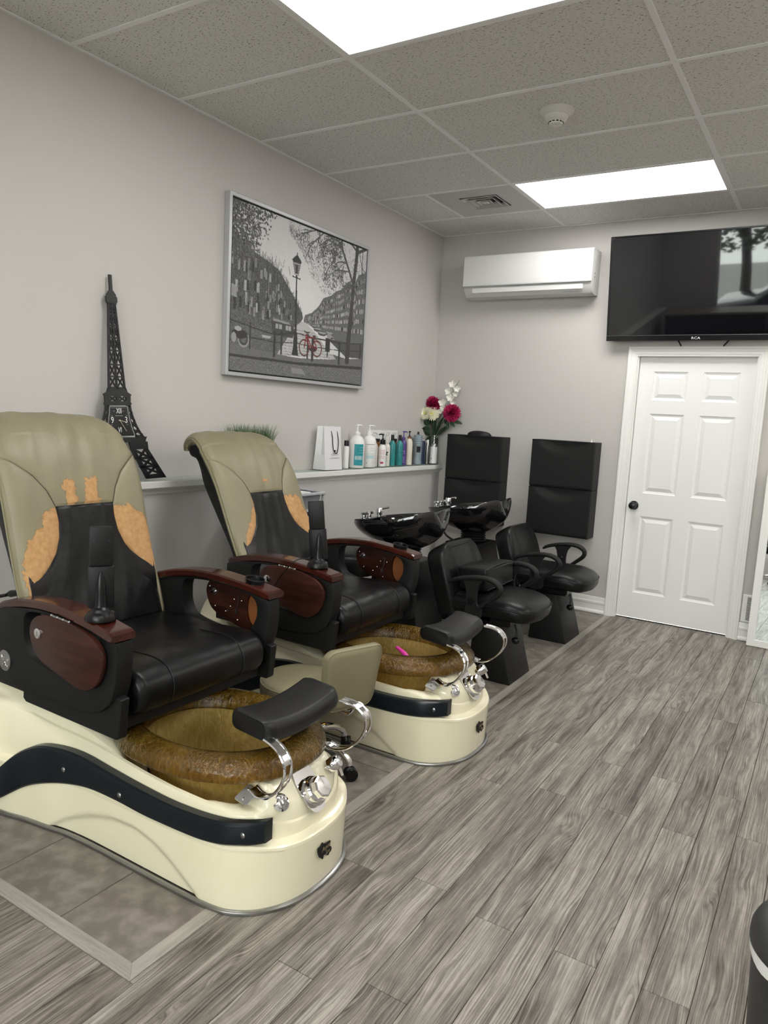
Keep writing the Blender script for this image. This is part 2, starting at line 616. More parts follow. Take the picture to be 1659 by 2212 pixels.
_cache = {}
def slab_mesh(key, w, l, m, t=0.008, ch=0.0012):
    """thin board: flat top, chamfered rim, centred, top at z = 0"""
    k = (key, round(w, 4), round(l, 4))
    if k not in _cache:
        a, b = w / 2, l / 2
        g = loft([[(-a, -b, -t), (a, -b, -t), (a, b, -t), (-a, b, -t)], [(-a, -b, -ch), (a, -b, -ch), (a, b, -ch), (-a, b, -ch)],
                  [(-a + ch, -b + ch, 0), (a - ch, -b + ch, 0), (a - ch, b - ch, 0), (-a + ch, b - ch, 0)]])
        _cache[k] = mesh_of(key, g, m, ang=None)
    return _cache[k]

def put_slab(key, x0, x1, y0, y1, m, parent, z=0.0, gap=0.0007):
    w, l = x1 - x0 - 2 * gap, y1 - y0 - 2 * gap
    if w < 0.006 or l < 0.006:
        return
    return link(key, slab_mesh(key, w, l, m), parent, ((x0 + x1) / 2, (y0 + y1) / 2, z))

PW, PL = 0.1185, 1.252
k0 = -int((2.272 - 0.0) / PW) - 1
for k in range(k0, 22):
    x0 = 2.272 + k * PW
    x1 = x0 + PW
    j0 = -2.548 if k % 2 == 0 else -2.950
    j0 += (0.11, 0.0, -0.07, 0.05, 0.0)[k % 5] if not -1 <= k <= 4 else 0.0
    for j in range(-5, 4):
        ya, yb = j0 + j * PL, j0 + (j + 1) * PL
        ya, yb = max(ya, YF), min(yb, 0.03)
        if yb - ya < 0.02:
            continue
        a, b = max(x0, 0.0), min(x1, XW)
        if b - a < 0.01:
            continue
        if b <= SX:                                     # left of the tiles' edge: only in front of the across strip
            if ya < SY:
                put_slab('floor_plank', a, b, ya, min(yb, SY), M['plank'], floor)
        elif a < SX:
            if ya < SY:
                put_slab('floor_plank', a, b, ya, min(yb, SY), M['plank'], floor)
            if yb > SY:
                put_slab('floor_plank', SX, b, max(ya, SY), yb, M['plank'], floor)
        else:
            put_slab('floor_plank', a, b, ya, yb, M['plank'], floor)
TS = 0.326
grout_bed = obj('grout_bed', box(0.09, 1.63, SY + 0.03, 0.0, -0.0078, -0.0022), M['grout'], floor, ang=None)
xs = [0.094] + [1.320 - TS * i for i in (3, 2, 1, 0)] + [1.624]
ys = [SY + 0.042] + [-3.214 + TS * i for i in range(-3, 10)] + [0.0]
for i in range(len(xs) - 1):
    for j in range(len(ys) - 1):
        put_slab('floor_tile', xs[i], xs[i + 1], ys[j], ys[j + 1], M['tile'], floor, gap=0.0022)
SWD = 0.044
def mitre(pts, name, m):
    t = 0.008
    g = loft([[(x, y, -t) for x, y in pts], [(x, y, 0.0012) for x, y in pts], [(x, y, 0.0024) for x, y in
             [(p[0] + (np.mean([q[0] for q in pts]) - p[0]) * 0.02, p[1] + (np.mean([q[1] for q in pts]) - p[1]) * 0.02) for p in pts]]])
    return obj(name, fixn(g), m, None, ang=None)
t1 = mitre([(SX - SWD, SY + SWD), (SX, SY), (SX, -0.002), (SX - SWD, -0.002)], 'trim_1', M['strip'])
t2 = mitre([(1.004, SY), (SX - 0.0006, SY), (SX - SWD - 0.0006, SY + SWD), (1.004, SY + SWD)], 'trim_2', M['strip_x'])
t3 = mitre([(0.0, SY), (1.002, SY), (1.002, SY + SWD), (0.0, SY + SWD)], 'trim_3', M['strip_x'])
for t in (t1, t2, t3):
    t['kind'] = 'structure'

struct('wall_left', box(-0.12, 0.0, YF, 0.0, 0.0, H + 0.3), M['wall'], ang=None)
low = struct('wall_left_lower', box(0.0, 0.094, YF, 0.0, 0.0, 1.012), M['wall_low'], ang=None)
OX0, OX1, OZ = 1.678, 2.488, 1.978           # door opening
wb = G()
wb.add(box(-0.12, OX0, 0.0, 0.12, 0.0, H + 0.3)).add(box(OX1, XW + 0.12, 0.0, 0.12, 0.0, H + 0.3)).add(box(OX0, OX1, 0.0, 0.12, OZ, H + 0.3))
struct('wall_back', wb, M['wall'], ang=None)
struct('wall_right', box(XW, XW + 0.12, YF, 0.0, 0.0, H + 0.3), M['wall'], ang=None)
WX0, WX1, WZ0, WZ1 = 0.9, 4.3, 0.35, 2.55
wf = G()
wf.add(box(-0.12, WX0, YF - 0.12, YF, 0, H + 0.3)).add(box(WX1, XW + 0.12, YF - 0.12, YF, 0, H + 0.3))
wf.add(box(WX0, WX1, YF - 0.12, YF, 0, WZ0)).add(box(WX0, WX1, YF - 0.12, YF, WZ1, H + 0.3))
struct('wall_front', wf, M['wall'], ang=None)
win = struct('window_1')
fr = G()
for a, b in ((WX0, WX0 + 0.05), (WX1 - 0.05, WX1), (1.98, 2.05), (3.12, 3.19)):
    fr.add(box(a, b, YF - 0.09, YF - 0.03, WZ0, WZ1))
fr.add(box(WX0, WX1, YF - 0.09, YF - 0.03, WZ0, WZ0 + 0.05)).add(box(WX0, WX1, YF - 0.09, YF - 0.03, WZ1 - 0.05, WZ1))
obj('window_frame', fr, M['metal_grey'], win, ang=None)
for a, b in ((WX0 + 0.05, 1.98), (2.05, 3.12), (3.19, WX1 - 0.05)):
    obj('pane', box(a, b, YF - 0.064, YF - 0.058, WZ0 + 0.05, WZ1 - 0.05), M['glass'], win, ang=None)
M['asphalt'] = mat('pale_pavement', (0.30, 0.30, 0.29), 0.9, bump=(40, 0.3, 4))
struct('pavement', box(-14, 18, -26, YF - 0.12, -0.3, -0.06), M['asphalt'], ang=None)

# ledge along the lower wall
lg = extr([(0.0945, 0.982), (0.098, 0.984), (0.100, 0.992), (0.106, 1.000), (0.118, 1.006), (0.124, 1.012), (0.1305, 1.018), (0.1305, 1.047), (0.1285, 1.050), (0.0, 1.050), (0.0, 1.0125), (0.0945, 1.0125)], YF, -0.001, 'xz')
struct('trim_4', lg, M['white'], ang=0.4)
gs = obj('glass_shelf', box(0.004, 0.119, -4.30, -0.004, 1.0505, 1.0565, 0.001, 1), M['shelf_glass'])
tag(gs, 'long clear glass strip lying on the white wall ledge', 'shelf')
LZ = 1.0568

# door, casing, baseboards
d = struct('door_1')
DX0, DX1, DY = 1.6935, 2.4725, 0.030
px = [(1.797, 2.036), (2.140, 2.378)]
pz = [(1.660, 1.868), (0.969, 1.561), (0.207, 0.795)]
xs = [DX0, px[0][0], px[0][1], px[1][0], px[1][1], DX1]
zs = [0.010, pz[2][0], pz[2][1], pz[1][0], pz[1][1], pz[0][0], pz[0][1], OZ - 0.006]
slab = G()
for i in range(5):
    for j in range(7):
        a, b, c, e = xs[i], xs[i + 1], zs[j], zs[j + 1]
        if i in (1, 3) and j in (1, 3, 5):
            continue
        slab.add(G([(a, DY, c), (b, DY, c), (b, DY, e), (a, DY, e)], [(0, 1, 2, 3)]))
x0, x1, z0, z1 = DX0, DX1, zs[0], zs[-1]
slab.add(G([(x0, DY, z0), (x1, DY, z0), (x1, DY, z1), (x0, DY, z1), (x0, DY + .036, z0), (x1, DY + .036, z0), (x1, DY + .036, z1), (x0, DY + .036, z1)],
           [(0, 4, 5, 1), (1, 5, 6, 2), (2, 6, 7, 3), (3, 7, 4, 0), (4, 7, 6, 5)]))
obj('door_slab', slab, M['door'], d, ang=None)
for (a, b) in px:
    for (c, e) in pz:
        loops = []
        for ins, dep in ((0, 0.0), (0.004, 0.004), (0.016, 0.0075), (0.020, 0.0075), (0.046, -0.0005), (0.05, 0.0)):
            loops.append([(a + ins, DY + dep, c + ins), (b - ins, DY + dep, c + ins), (b - ins, DY + dep, e - ins), (a + ins, DY + dep, e - ins)])
        g = loft(loops, cap=False)
        g.f.append((20, 21, 22, 23))
        obj('door_panel', fixn(g), M['door'], d, ang=0.12)
kn = lathe([(0.0, 0.0), (0.033, 0.0), (0.034, 0.004), (0.030, 0.009), (0.012, 0.012), (0.011, 0.030), (0.020, 0.036), (0.028, 0.048), (0.0285, 0.056), (0.024, 0.064), (0.012, 0.068), (0, 0.0685)], 28)
obj('door_knob', kn.rot('X', PI / 2), mat('dark_bronze', (0.02, 0.02, 0.024), 0.25, metal=0.6), d, loc=(1.748, DY, 0.872))
jm = G()
jm.add(box(OX0 + .0005, DX0 - 0.003, 0.001, 0.115, 0, OZ - .001)).add(box(DX1 + 0.003, OX1 - .0005, 0.001, 0.115, 0, OZ - .001)).add(box(OX0 + .0005, OX1 - .0005, 0.001, 0.115, OZ - 0.005, OZ - .0005))
jm.add(box(OX0 + .0005, OX1 - .0005, 0.110, 0.116, -0.007, OZ - .0055))  # added back panel, unseen behind the slab, blocks light leaking under the door
obj('door_jamb_and_light_block', jm, M['white'], d, ang=None)
# casing: profile swept round three sides with mitres
prof = [(0.0, -0.0005), (0.0, -0.009), (0.006, -0.012), (0.012, -0.011), (0.017, -0.014), (0.034, -0.015), (0.040, -0.018), (0.050, -0.018), (0.056, -0.022), (0.066, -0.0225), (0.070, -0.019), (0.070, -0.0005)]
ci = (OX0 + 0.004, OX1 - 0.004, OZ - 0.004)
l1 = [(ci[0] - u, y, 0.0) for u, y in prof]
l2 = [(ci[0] - u, y, ci[2] + u) for u, y in prof]
l3 = [(ci[1] + u, y, ci[2] + u) for u, y in prof]
l4 = [(ci[1] + u, y, 0.0) for u, y in prof]
for nm, a, b in (('casing', l1, l2), ('casing', l2, l3), ('casing', l3, l4)):
    obj(nm, fixn(loft([a, b])), M['white'], d, ang=0.3)

bp = [(-0.0005, 0.0), (-0.016, 0.0), (-0.021, 0.004), (-0.021, 0.016), (-0.016, 0.026), (-0.012, 0.030), (-0.012, 0.075), (-0.015, 0.080), (-0.015, 0.092), (-0.010, 0.100), (-0.0085, 0.115), (-0.006, 0.128), (-0.0005, 0.130)]
def baseboard(x0, x1, nm):
    struct(nm, fixn(loft([[(x0, y, z) for y, z in bp], [(x1, y, z) for y, z in bp]])), M['white'], ang=0.35)
baseboard(0.096, ci[0] - 0.0705, 'baseboard_back')
baseboard(ci[1] + 0.0705, XW, 'baseboard_back_right')

# ceiling: lay-in tiles on a bar grid
ceil = struct('ceiling', box(-0.1, XW + 0.1, YF - 0.1, 0.1, H + 0.09, H + 0.15), M['subfloor'], ang=None)
CX = [0.0, 1.042, 2.262, 3.482, XW]
CY = [0.0] + [-0.485 - 0.61 * i for i in range(0, 14)]
CY[-1] = YF
BW = 0.012
lights = [(1, 1), (1, 5), (1, 9), (1, 12), (3, 1), (3, 5), (3, 9), (3, 12)]
def tile_at(x0, x1, y0, y1):
    g = 0.001
    w, l = x1 - x0 - 2 * g, y1 - y0 - 2 * g
    k = ('ct', round(w, 3), round(l, 3))
    if k not in _cache:
        _cache[k] = mesh_of('ceiling_tile', box(-w / 2, w / 2, -l / 2, l / 2, 0.004, 0.018), M['ceil_tile'], ang=None)
    link('ceiling_tile', _cache[k], ceil, ((x0 + x1) / 2, (y0 + y1) / 2, H))
for i in range(4):
    for j in range(len(CY) - 1):
        a, b, c, e = CX[i], CX[i + 1], CY[j + 1], CY[j]
        if (i, j) in lights:
            continue
        if (i, j) == (0, 1):
            tile_at(a, 0.420, c, e)
            continue
        tile_at(a, b, c, e)
def bar(x0, x1, y0, y1):
    obj('ceiling_bar', box(x0, x1, y0, y1, H, H + 0.0038), M['tbar'], ceil, ang=None)
for x in CX[1:-1]:
    bar(x - BW, x + BW, YF, 0)
for y in CY[1:-1]:
    for i in range(4):
        bar(CX[i] + BW, CX[i + 1] - BW, y - BW, y + BW)
bar(0.420 - BW, 0.420 + BW, CY[2] + BW, CY[1] - BW)
obj('wall_angle', box(0.0005, 0.02, YF, -0.0005, H - 0.0015, H + 0.003), M['tbar'], ceil, ang=None)
obj('wall_angle', box(0.0205, XW, -0.02, -0.0005, H - 0.0015, H + 0.003), M['tbar'], ceil, ang=None)

def ceiling_light(i, j, label):
    x0, x1, y0, y1 = CX[i] + BW, CX[i + 1] - BW, CY[j + 1] + BW, CY[j] - BW
    cx, cy = (x0 + x1) / 2, (y0 + y1) / 2
    t = thing('ceiling_light', label, 'ceiling light', (cx, cy, H), 0, 'recessed ceiling light panels')
    a, b = (x1 - x0) / 2, (y1 - y0) / 2
    f = 0.010
    o = [(-a, -b), (a, -b), (a, b), (-a, b)]
    q = [(-a + f, -b + f), (a - f, -b + f), (a - f, b - f), (-a + f, b - f)]
    obj('light_frame', ring_plate(o, q, 0.0005, 0.02, 'xy'), M['tbar'], t, ang=None)
    obj('diffuser', box(-a + f, a - f, -b + f, b - f, 0.006, 0.010), M['diffuser'], t, ang=None)
for i, j in lights:
    lab = {(1, 1): 'white glowing ceiling panel above the back wall, near the air conditioner', (1, 5): 'large glowing ceiling panel cut by the top edge of the picture'}.get((i, j), 'glowing ceiling panel outside the picture')
    ceiling_light(i, j, lab)

# air vent set in its metal panel
v = thing('air_vent', 'grey square ceiling air vent beside the far light panel', 'vent', (0.731, (CY[1] + CY[2]) / 2, H))
a, b = 0.299 - 0.001, 0.297
sq = lambda r: [(-r, -r), (r, -r), (r, r), (-r, r)]
obj('vent_panel', ring_plate([(-a, -b), (a, -b), (a, b), (-a, b)], sq(0.140), 0.001, 0.004, 'xy'), M['metal_grey'], v, ang=None)
obj('duct_opening', box(-0.142, 0.142, -0.142, 0.142, 0.050, 0.052), M['duct'], v, ang=None)
for r in (0.132, 0.092, 0.052):
    g = loft([[(x, y, z) for x, y in sq(q)] for q, z in ((r, -0.004), (r - 0.018, 0.020), (r - 0.0205, 0.020), (r - 0.004, -0.006))], cap=False)
    g.f += [(12 + k, 12 + (k + 1) % 4, (k + 1) % 4, k) for k in range(4)]
    obj('louvre', fixn(g), M['metal_grey'], v, ang=None)
obj('louvre_core', fixn(loft([[(x, y, z) for x, y in sq(q)] for q, z in ((0.022, 0.012), (0.026, -0.002), (0.02, -0.006))])), M['metal_grey'], v, ang=None)

sd = thing('smoke_detector', 'white round smoke detector on the ceiling tiles', 'smoke detector', (1.668, -2.045, H + 0.004))
ivory = mat('ivory_plastic', (0.72, 0.71, 0.67), 0.4)
obj('base_ring', lathe([(0.082, 0.0), (0.082, -0.006), (0.068, -0.016), (0.060, -0.026), (0.0, -0.026)], 40), ivory, sd)
obj('detector_head', lathe([(0.057, -0.0262), (0.057, -0.032), (0.052, -0.042), (0.040, -0.050), (0.036, -0.052), (0.036, -0.056), (0.031, -0.066), (0.0, -0.070)], 40), ivory, sd)
sl = G()
for k in range(12):
    sl.add(box(0.0335, 0.0365, -0.006, 0.006, -0.0605, -0.0555).rot('Z', 2 * PI * k / 12))
obj('smoke_slots', sl, M['duct'], sd, ang=None)
# ------------------------------------------------------------------ pedicure spa chairs (local: x away from the wall, y across, origin on the floor)
CXO = 1.05                                           # x of the chair's origin in the room
OUT = [(0.36, 0.0), (0.362, 0.13), (0.372, 0.25), (0.42, 0.325), (0.55, 0.352), (0.70, 0.347), (0.80, 0.326), (0.90, 0.311), (0.98, 0.297), (1.10, 0.289), (1.35, 0.287),
       (1.55, 0.285), (1.65, 0.277), (1.70, 0.260), (1.75, 0.2245), (1.79, 0.171), (1.81, 0.124), (1.822, 0.069), (1.826, 0.0)]
half = cr(OUT, 180)
outline = np.vstack([half, (half * [1, -1])[::-1][1:-1]])
NO = len(outline)
tang = np.roll(outline, -1, 0) - np.roll(outline, 1, 0)
tang /= np.linalg.norm(tang, axis=1)[:, None]
nrm = np.stack([tang[:, 1], -tang[:, 0]], 1)
cen = outline - [1.1, 0]
sgn = np.sign((nrm * cen).sum(1))
sgn[sgn == 0] = 1
nrm *= sgn.mean() / abs(sgn.mean())
EX = [0.36, 0.60, 0.72, 0.84, 0.96, 1.14, 1.31, 1.44, 1.60, 1.74, 1.826]
EZ = [0.405, 0.400, 0.392, 0.369, 0.348, 0.330, 0.311, 0.302, 0.300, 0.285, 0.236]
LIPX, LIPZ = [0.36, 1.0, 1.60, 1.74, 1.826], [0.198, 0.198, 0.205, 0.206, 0.186]
BCX = 1.385                                         # centre of the foot basin
sstep = lambda a, b, x: (lambda t: t * t * (3 - 2 * t))(min(1.0, max(0.0, (x - a) / (b - a))))
ARCH = [(0.86, -0.02), (0.912, 0.011), (0.984, 0.056), (1.092, 0.103), (1.205, 0.134), (1.314, 0.139), (1.399, 0.118), (1.482, 0.077), (1.562, 0.023), (1.59, -0.01)]
AX, AZ = zip(*ARCH)

def deck(x, s, edge):
    r = math.hypot((x - BCX) / 0.290, s / 0.208)
    z = edge
    if x > 0.9:
        dish = 1 - sstep(1.0, 1.36, r)
        z = edge + (0.235 - edge) * dish * (1 - sstep(1.60, 1.69, x))
    # raised saddle that carries the seat
    z += 0.070 * (1 - sstep(0.20, 0.30, abs(s))) * (1 - sstep(0.85, 1.22, x))
    # control hump in front of the basin
    hw = 1 - sstep(0.140, 0.178, abs(s))
    hump = min(0.350, 0.358 - 1.25 * (x - 1.709))
    if x > 1.50:
        z = z + (max(hump, z) - z) * hw * sstep(1.60, 1.66, x)
    return z

def spa_base_mesh():
    rows = []
    zl = list(np.linspace(0.012, 0.196, 24)) + ['lipa', 'lip0', 'lip1', 'lip2', 'rec0', 'rec1', 'edge0', 'edge1']
    V = []
    for z in zl:
        for k in range(NO):
            x, s = outline[k]
            nx, ny = nrm[k]
            lip, edge = np.interp(x, LIPX, LIPZ), np.interp(x, EX, EZ)
            front = sstep(0.62, 0.72, x)
            dep = 0.024 * front
            if isinstance(z, float):
                zz = z * lip / 0.205
                off = 0.0 - 0.008 * (1 - zz / lip)
                if abs(s) > 0.25 and 0.86 < x < 1.6:
                    t = np.interp(x, AX, AZ) - zz
                    off -= 0.009 * sstep(-0.006, 0.010, t)
            elif z == 'lipa':
                zz, off = lip - 0.008, 0.0
            elif z == 'lip0':
                zz, off = lip, -0.001
            elif z == 'lip1':
                zz, off = lip + 0.004, -0.005
            elif z == 'lip2':
                zz, off = lip + 0.006, -0.005 - dep * 0.7
            elif z == 'rec0':
                zz, off = lip + 0.012, -0.006 - dep
            elif z == 'rec1':
                zz, off = edge - 0.014, -0.008 - dep
            elif z == 'edge0':
                zz, off = edge - 0.005, -0.011 - dep
            else:
                zz, off = edge - 0.001, -0.018 - dep
            V.append((x + nx * off, s + ny * off, zz))
    # deck rows shrink towards a spine
    rs = [0.985, 0.965, 0.945, 0.92, 0.89, 0.85, 0.81, 0.77, 0.73, 0.69, 0.65, 0.61, 0.56, 0.5, 0.42, 0.32, 0.2, 0.1]
    last = V[-NO:]
    for r in rs:
        for k in range(NO):
            x, s, _ = last[k]
            sx = min(max(x, 0.60), BCX)
            q, t = sx + (x - sx) * r, s * r
            e = np.interp(x, EX, EZ)
            V.append((q, t, deck(q, t, e + 0.004 * sstep(1.0, 0.93, r))))
    g = G(V)
    nr = len(zl) + len(rs)
    rad = lambda p: math.hypot((p[0] - BCX) / 0.266, p[1] / 0.196)
    deck0 = len(zl) * NO
    for j in range(nr - 1):
        for k in range(NO):
            l = (k + 1) % NO
            q = (j * NO + k, j * NO + l, (j + 1) * NO + l, (j + 1) * NO + k)
            if j >= len(zl) - 1 and all(rad(g.v[i]) < 1.0 for i in q):
                continue
            g.f.append(q)
    used = {i for q in g.f for i in q}
    for i in range(deck0, len(g.v)):
        if i in used:
            p = g.v[i]
            r = rad(p)
            if r < 1.0:
                r = max(r, 1e-3)
                g.v[i] = (BCX + (p[0] - BCX) / r, p[1] / r, min(p[2], 0.335))
    return fixn(g).mv(x=-CXO)

def side_s(x):
    return float(np.interp(x, [p[0] for p in OUT], [p[1] for p in OUT]))

PT = [(0.70, 0.176), (0.78, 0.244), (0.863, 0.285), (0.942, 0.297), (1.05, 0.297), (1.182, 0.284), (1.312, 0.274), (1.437, 0.268), (1.556, 0.271), (1.659, 0.278), (1.768, 0.284)]
PB = [(0.70, 0.060), (0.799, 0.122), (0.881, 0.156), (0.962, 0.177), (1.092, 0.199), (1.227, 0.202), (1.355, 0.197), (1.479, 0.199), (1.593, 0.203), (1.69, 0.212), (1.768, 0.218)]
def swoosh_mesh(sg):
    xs = np.linspace(0.62, 1.768 if sg < 0 else 1.66, 70)
    T, B = cr(PT, 90), cr(PB, 90)
    hx = half[:, 0]
    loops = []
    for x in xs:
        zt = np.interp(x, T[:, 0], T[:, 1]) if x > 0.70 else 0.176 - (0.70 - x) * 1.0
        zb = np.interp(x, B[:, 0], B[:, 1]) if x > 0.70 else 0.060 - (0.70 - x) * 0.5
        s = float(np.interp(x, hx[:-30], half[:-30, 1]))
        if x > 1.7:
            s = float(np.interp(x, hx, half[:, 1]))
        row = []
        for d, z in ((-0.028, zb), (0.000, zb), (0.006, zb + 0.006), (0.0075, zb + 0.014), (0.0075, zt - 0.012), (0.005, zt - 0.005), (-0.003, zt), (-0.028, zt)):
            row.append((x - CXO, sg * (s + d), z))
        loops.append(row)
    return fixn(loft(loops))

def basin_loops():
    L = [(.338, .318, .340), (.344, .324, .349), (.340, .319, .372), (.322, .302, .397), (.292, .277, .409), (.272, .255, .411), (.256, .236, .402), (.246, .225, .385),
         (.240, .216, .35), (.232, .206, .29), (.222, .194, .22), (.206, .176, .15), (.18, .15, .112), (.13, .105, .100), (.06, .05, .098), (.002, .002, .098),
         (.002, .002, .090), (.06, .05, .090), (.14, .115, .092), (.19, .16, .105), (.217, .187, .147), (.232, .204, .218), (.242, .216, .29), (.250, .226, .352), (.258, .238, .382),
         (.272, .254, .399), (.290, .276, .400), (.314, .298, .387), (.331, .311, .366), (.333, .313, .345)]
    return [(a * 1.075, b * 0.885, c + 0.013) for a, b, c in L]
def basin_mesh(which):
    """the hammered rim with its rolled lip, or the cast tub below it"""
    n = 72
    allL = basin_loops()
    pick = allL[:9] + allL[-7:] if which == 'rim' else allL[8:-6]
    loops = []
    for rx, ry, z in pick:
        if which == 'tub' and z > 0.345:
            z -= 0.0015
        pts = sell(rx, ry, n, 2.25)
        loops.append([(BCX - CXO + x, y, z + 0.008 * (x / .33) * (1 if z > .3 else 0)) for x, y in pts])
    g = loft(loops, cap=False)
    n0 = len(loops) - 1
    for k in range(n):
        k2 = (k + 1) % n
        g.f.append((n0 * n + k, n0 * n + k2, k2, k))
    return fixn(g)

# backrest: profile of the front surface (x, z)
BPROF = [(0.722, 0.585), (0.688, 0.68), (0.660, 0.76), (0.622, 0.90), (0.588, 1.04), (0.562, 1.13), (0.523, 1.222), (0.462, 1.306), (0.395, 1.358), (0.325, 1.376), (0.262, 1.362), (0.224, 1.330), (0.214, 1.300)]
bprof = cr(BPROF, 260)
blen = np.concatenate([[0], np.cumsum(np.linalg.norm(np.diff(bprof, axis=0), axis=1))])
ZF = bprof[:, 1].copy()
kmax = int(np.argmax(ZF))
def h_of_z(z):
    return float(np.interp(z, ZF[:kmax], blen[:kmax]))
HTOP = blen[-1]
WH, WV = [0, h_of_z(1.15), h_of_z(1.25), h_of_z(1.32), h_of_z(1.365), h_of_z(1.3755), HTOP], [0.298, 0.302, 0.298, 0.284, 0.262, 0.240, 0.205]
bw = lambda h: float(np.interp(h, WH, WV))
LOWZ, LOWB = [0.585, 0.70, 0.735, 0.755, 0.79, 0.83, 0.875, 0.93, 0.99, 1.042], [0.272, 0.274, 0.272, 0.262, 0.231, 0.189, 0.153, 0.131, 0.123, 0.127]
HIZ, HIB = [1.042, 1.10, 1.16, 1.21, 1.238], [0.127, 0.150, 0.194, 0.257, 0.304]
PIV = (0.69, 0.70)
def back_pt(h, s, puff, lean):
    x, z = np.interp(h, blen, bprof[:, 0]), np.interp(h, blen, bprof[:, 1])
    x2, z2 = np.interp(min(h + .01, HTOP), blen, bprof[:, 0]), np.interp(min(h + .01, HTOP), blen, bprof[:, 1])
    x1, z1 = np.interp(max(h - .01, 0), blen, bprof[:, 0]), np.interp(max(h - .01, 0), blen, bprof[:, 1])
    tx, tz = x2 - x1, z2 - z1
    l = math.hypot(tx, tz)
    nx, nz = tz / l, -tx / l
    e = 0.016 * (1 - min(1.0, (bw(h) - abs(s)) / 0.04)) ** 2          # rolled edge
    d = puff - e - 0.014 * (abs(s) / 0.3) ** 2 * (1 if h < h_of_z(1.3) else 0.4)
    x, z = x + nx * d, z + nz * d
    c, sn = math.cos(lean), math.sin(lean)
    dx, dz = x - PIV[0], z - PIV[1]
    return (PIV[0] + dx * c - dz * sn - CXO, s, PIV[1] + dx * sn + dz * c)

def patch(rows, ncol, s0, s1, lean, amp, wrinkle=0.0, seed=0, edge_pad=True):
    """upholstery patch: for each height h, columns between s0(h) and s1(h), puffed away from its seams"""
    pts, par = [], []
    for i, h in enumerate(rows):
        a, b = s0(h), s1(h)
        v = i / (len(rows) - 1)
        for j in range(ncol):
            u = j / (ncol - 1)
            s = a + (b - a) * u
            pf = amp * (max(0.0, 4 * u * (1 - u)) ** 0.45) * (max(0.0, 4 * v * (1 - v)) ** 0.30)
            if wrinkle:
                pf += wrinkle * (math.sin(s * 42 + 2.5 * math.sin(h * 9 + seed) + seed) * 0.6 + math.sin(s * 77 - h * 14 + seed * 2) * 0.35) * min(1, 5 * u * (1 - u))
            pts.append(back_pt(h, s, pf, lean))
            par.append((s, h))
    g = G(pts)
    for i in range(len(rows) - 1):
        for j in range(ncol - 1):
            g.f.append((i * ncol + j, i * ncol + j + 1, (i + 1) * ncol + j + 1, (i + 1) * ncol + j))
    return g, par

def set_peel(o, vals):
    at = o.data.attributes.new('peel', 'FLOAT', 'POINT')
    at.data.foreach_set('value', vals)

def zh(h):
    return float(np.interp(h, blen[:kmax], ZF[:kmax]))

ARM = [(0.615, 0.728), (0.66, 0.744), (0.74, 0.763), (0.82, 0.775), (0.90, 0.781), (0.98, 0.781), (1.06, 0.774), (1.14, 0.765), (1.20, 0.755), (1.248, 0.747)]
def arm_mesh(sg):
    P = cr(ARM, 34)
    loops = []
    for i, (x, z) in enumerate(P):
        t = i / (len(P) - 1)
        si = 0.300 + 0.009 * t
        so = 0.372 + 0.027 * t
        if i == 0:
            si, so = si + .008, so - .008
        a, b, th = si, so, 0.031 if 0 < i < len(P) - 1 else 0.022
        top = z + (0 if 0 < i < len(P) - 1 else -0.004)
        r = 0.006
        row = [(a + r, top), (b - r, top), (b, top - r), (b + .001, top - th + r), (b - r, top - th), (a + r, top - th), (a, top - th + r), (a, top - r)]
        loops.append([(x - CXO, sg * s, zz) for s, zz in row])
    x = P[-1][0] + 0.004
    return fixn(loft(loops))

DOOR = [(0.844, 0.672), (0.852, 0.710), (0.880, 0.735), (0.93, 0.748), (1.00, 0.748), (1.07, 0.742), (1.13, 0.731), (1.178, 0.712), (1.207, 0.680), (1.210, 0.640), (1.196, 0.600), (1.170, 0.566), (1.130, 0.547), (1.085, 0.546),
        (1.02, 0.560), (0.95, 0.577), (0.90, 0.594), (0.866, 0.620)]
SIDE_OUT = [(0.622, 0.715), (0.620, 0.60), (0.622, 0.495), (0.660, 0.468), (0.735, 0.452), (0.85, 0.452), (1.00, 0.456), (1.10, 0.462), (1.17, 0.480), (1.22, 0.52), (1.240, 0.58), (1.248, 0.65), (1.242, 0.716),
            (1.20, 0.722), (1.10, 0.738), (0.98, 0.750), (0.85, 0.748), (0.72, 0.732)]
def resample(poly, n, ref):
    P = np.array(list(poly) + [poly[0]], float)
    d = np.concatenate([[0], np.cumsum(np.linalg.norm(np.diff(P, axis=0), axis=1))])
    Q = np.stack([np.interp(np.linspace(0, d[-1], 600, endpoint=False), d, P[:, k]) for k in (0, 1)], 1)
    ang = np.arctan2(Q[:, 1] - ref[1], Q[:, 0] - ref[0])
    out = []
    for k in range(n):
        a = -PI + 2 * PI * (k + .5) / n
        out.append(tuple(Q[np.argmin(np.abs(np.angle(np.exp(1j * (ang - a)))))]))
    return out

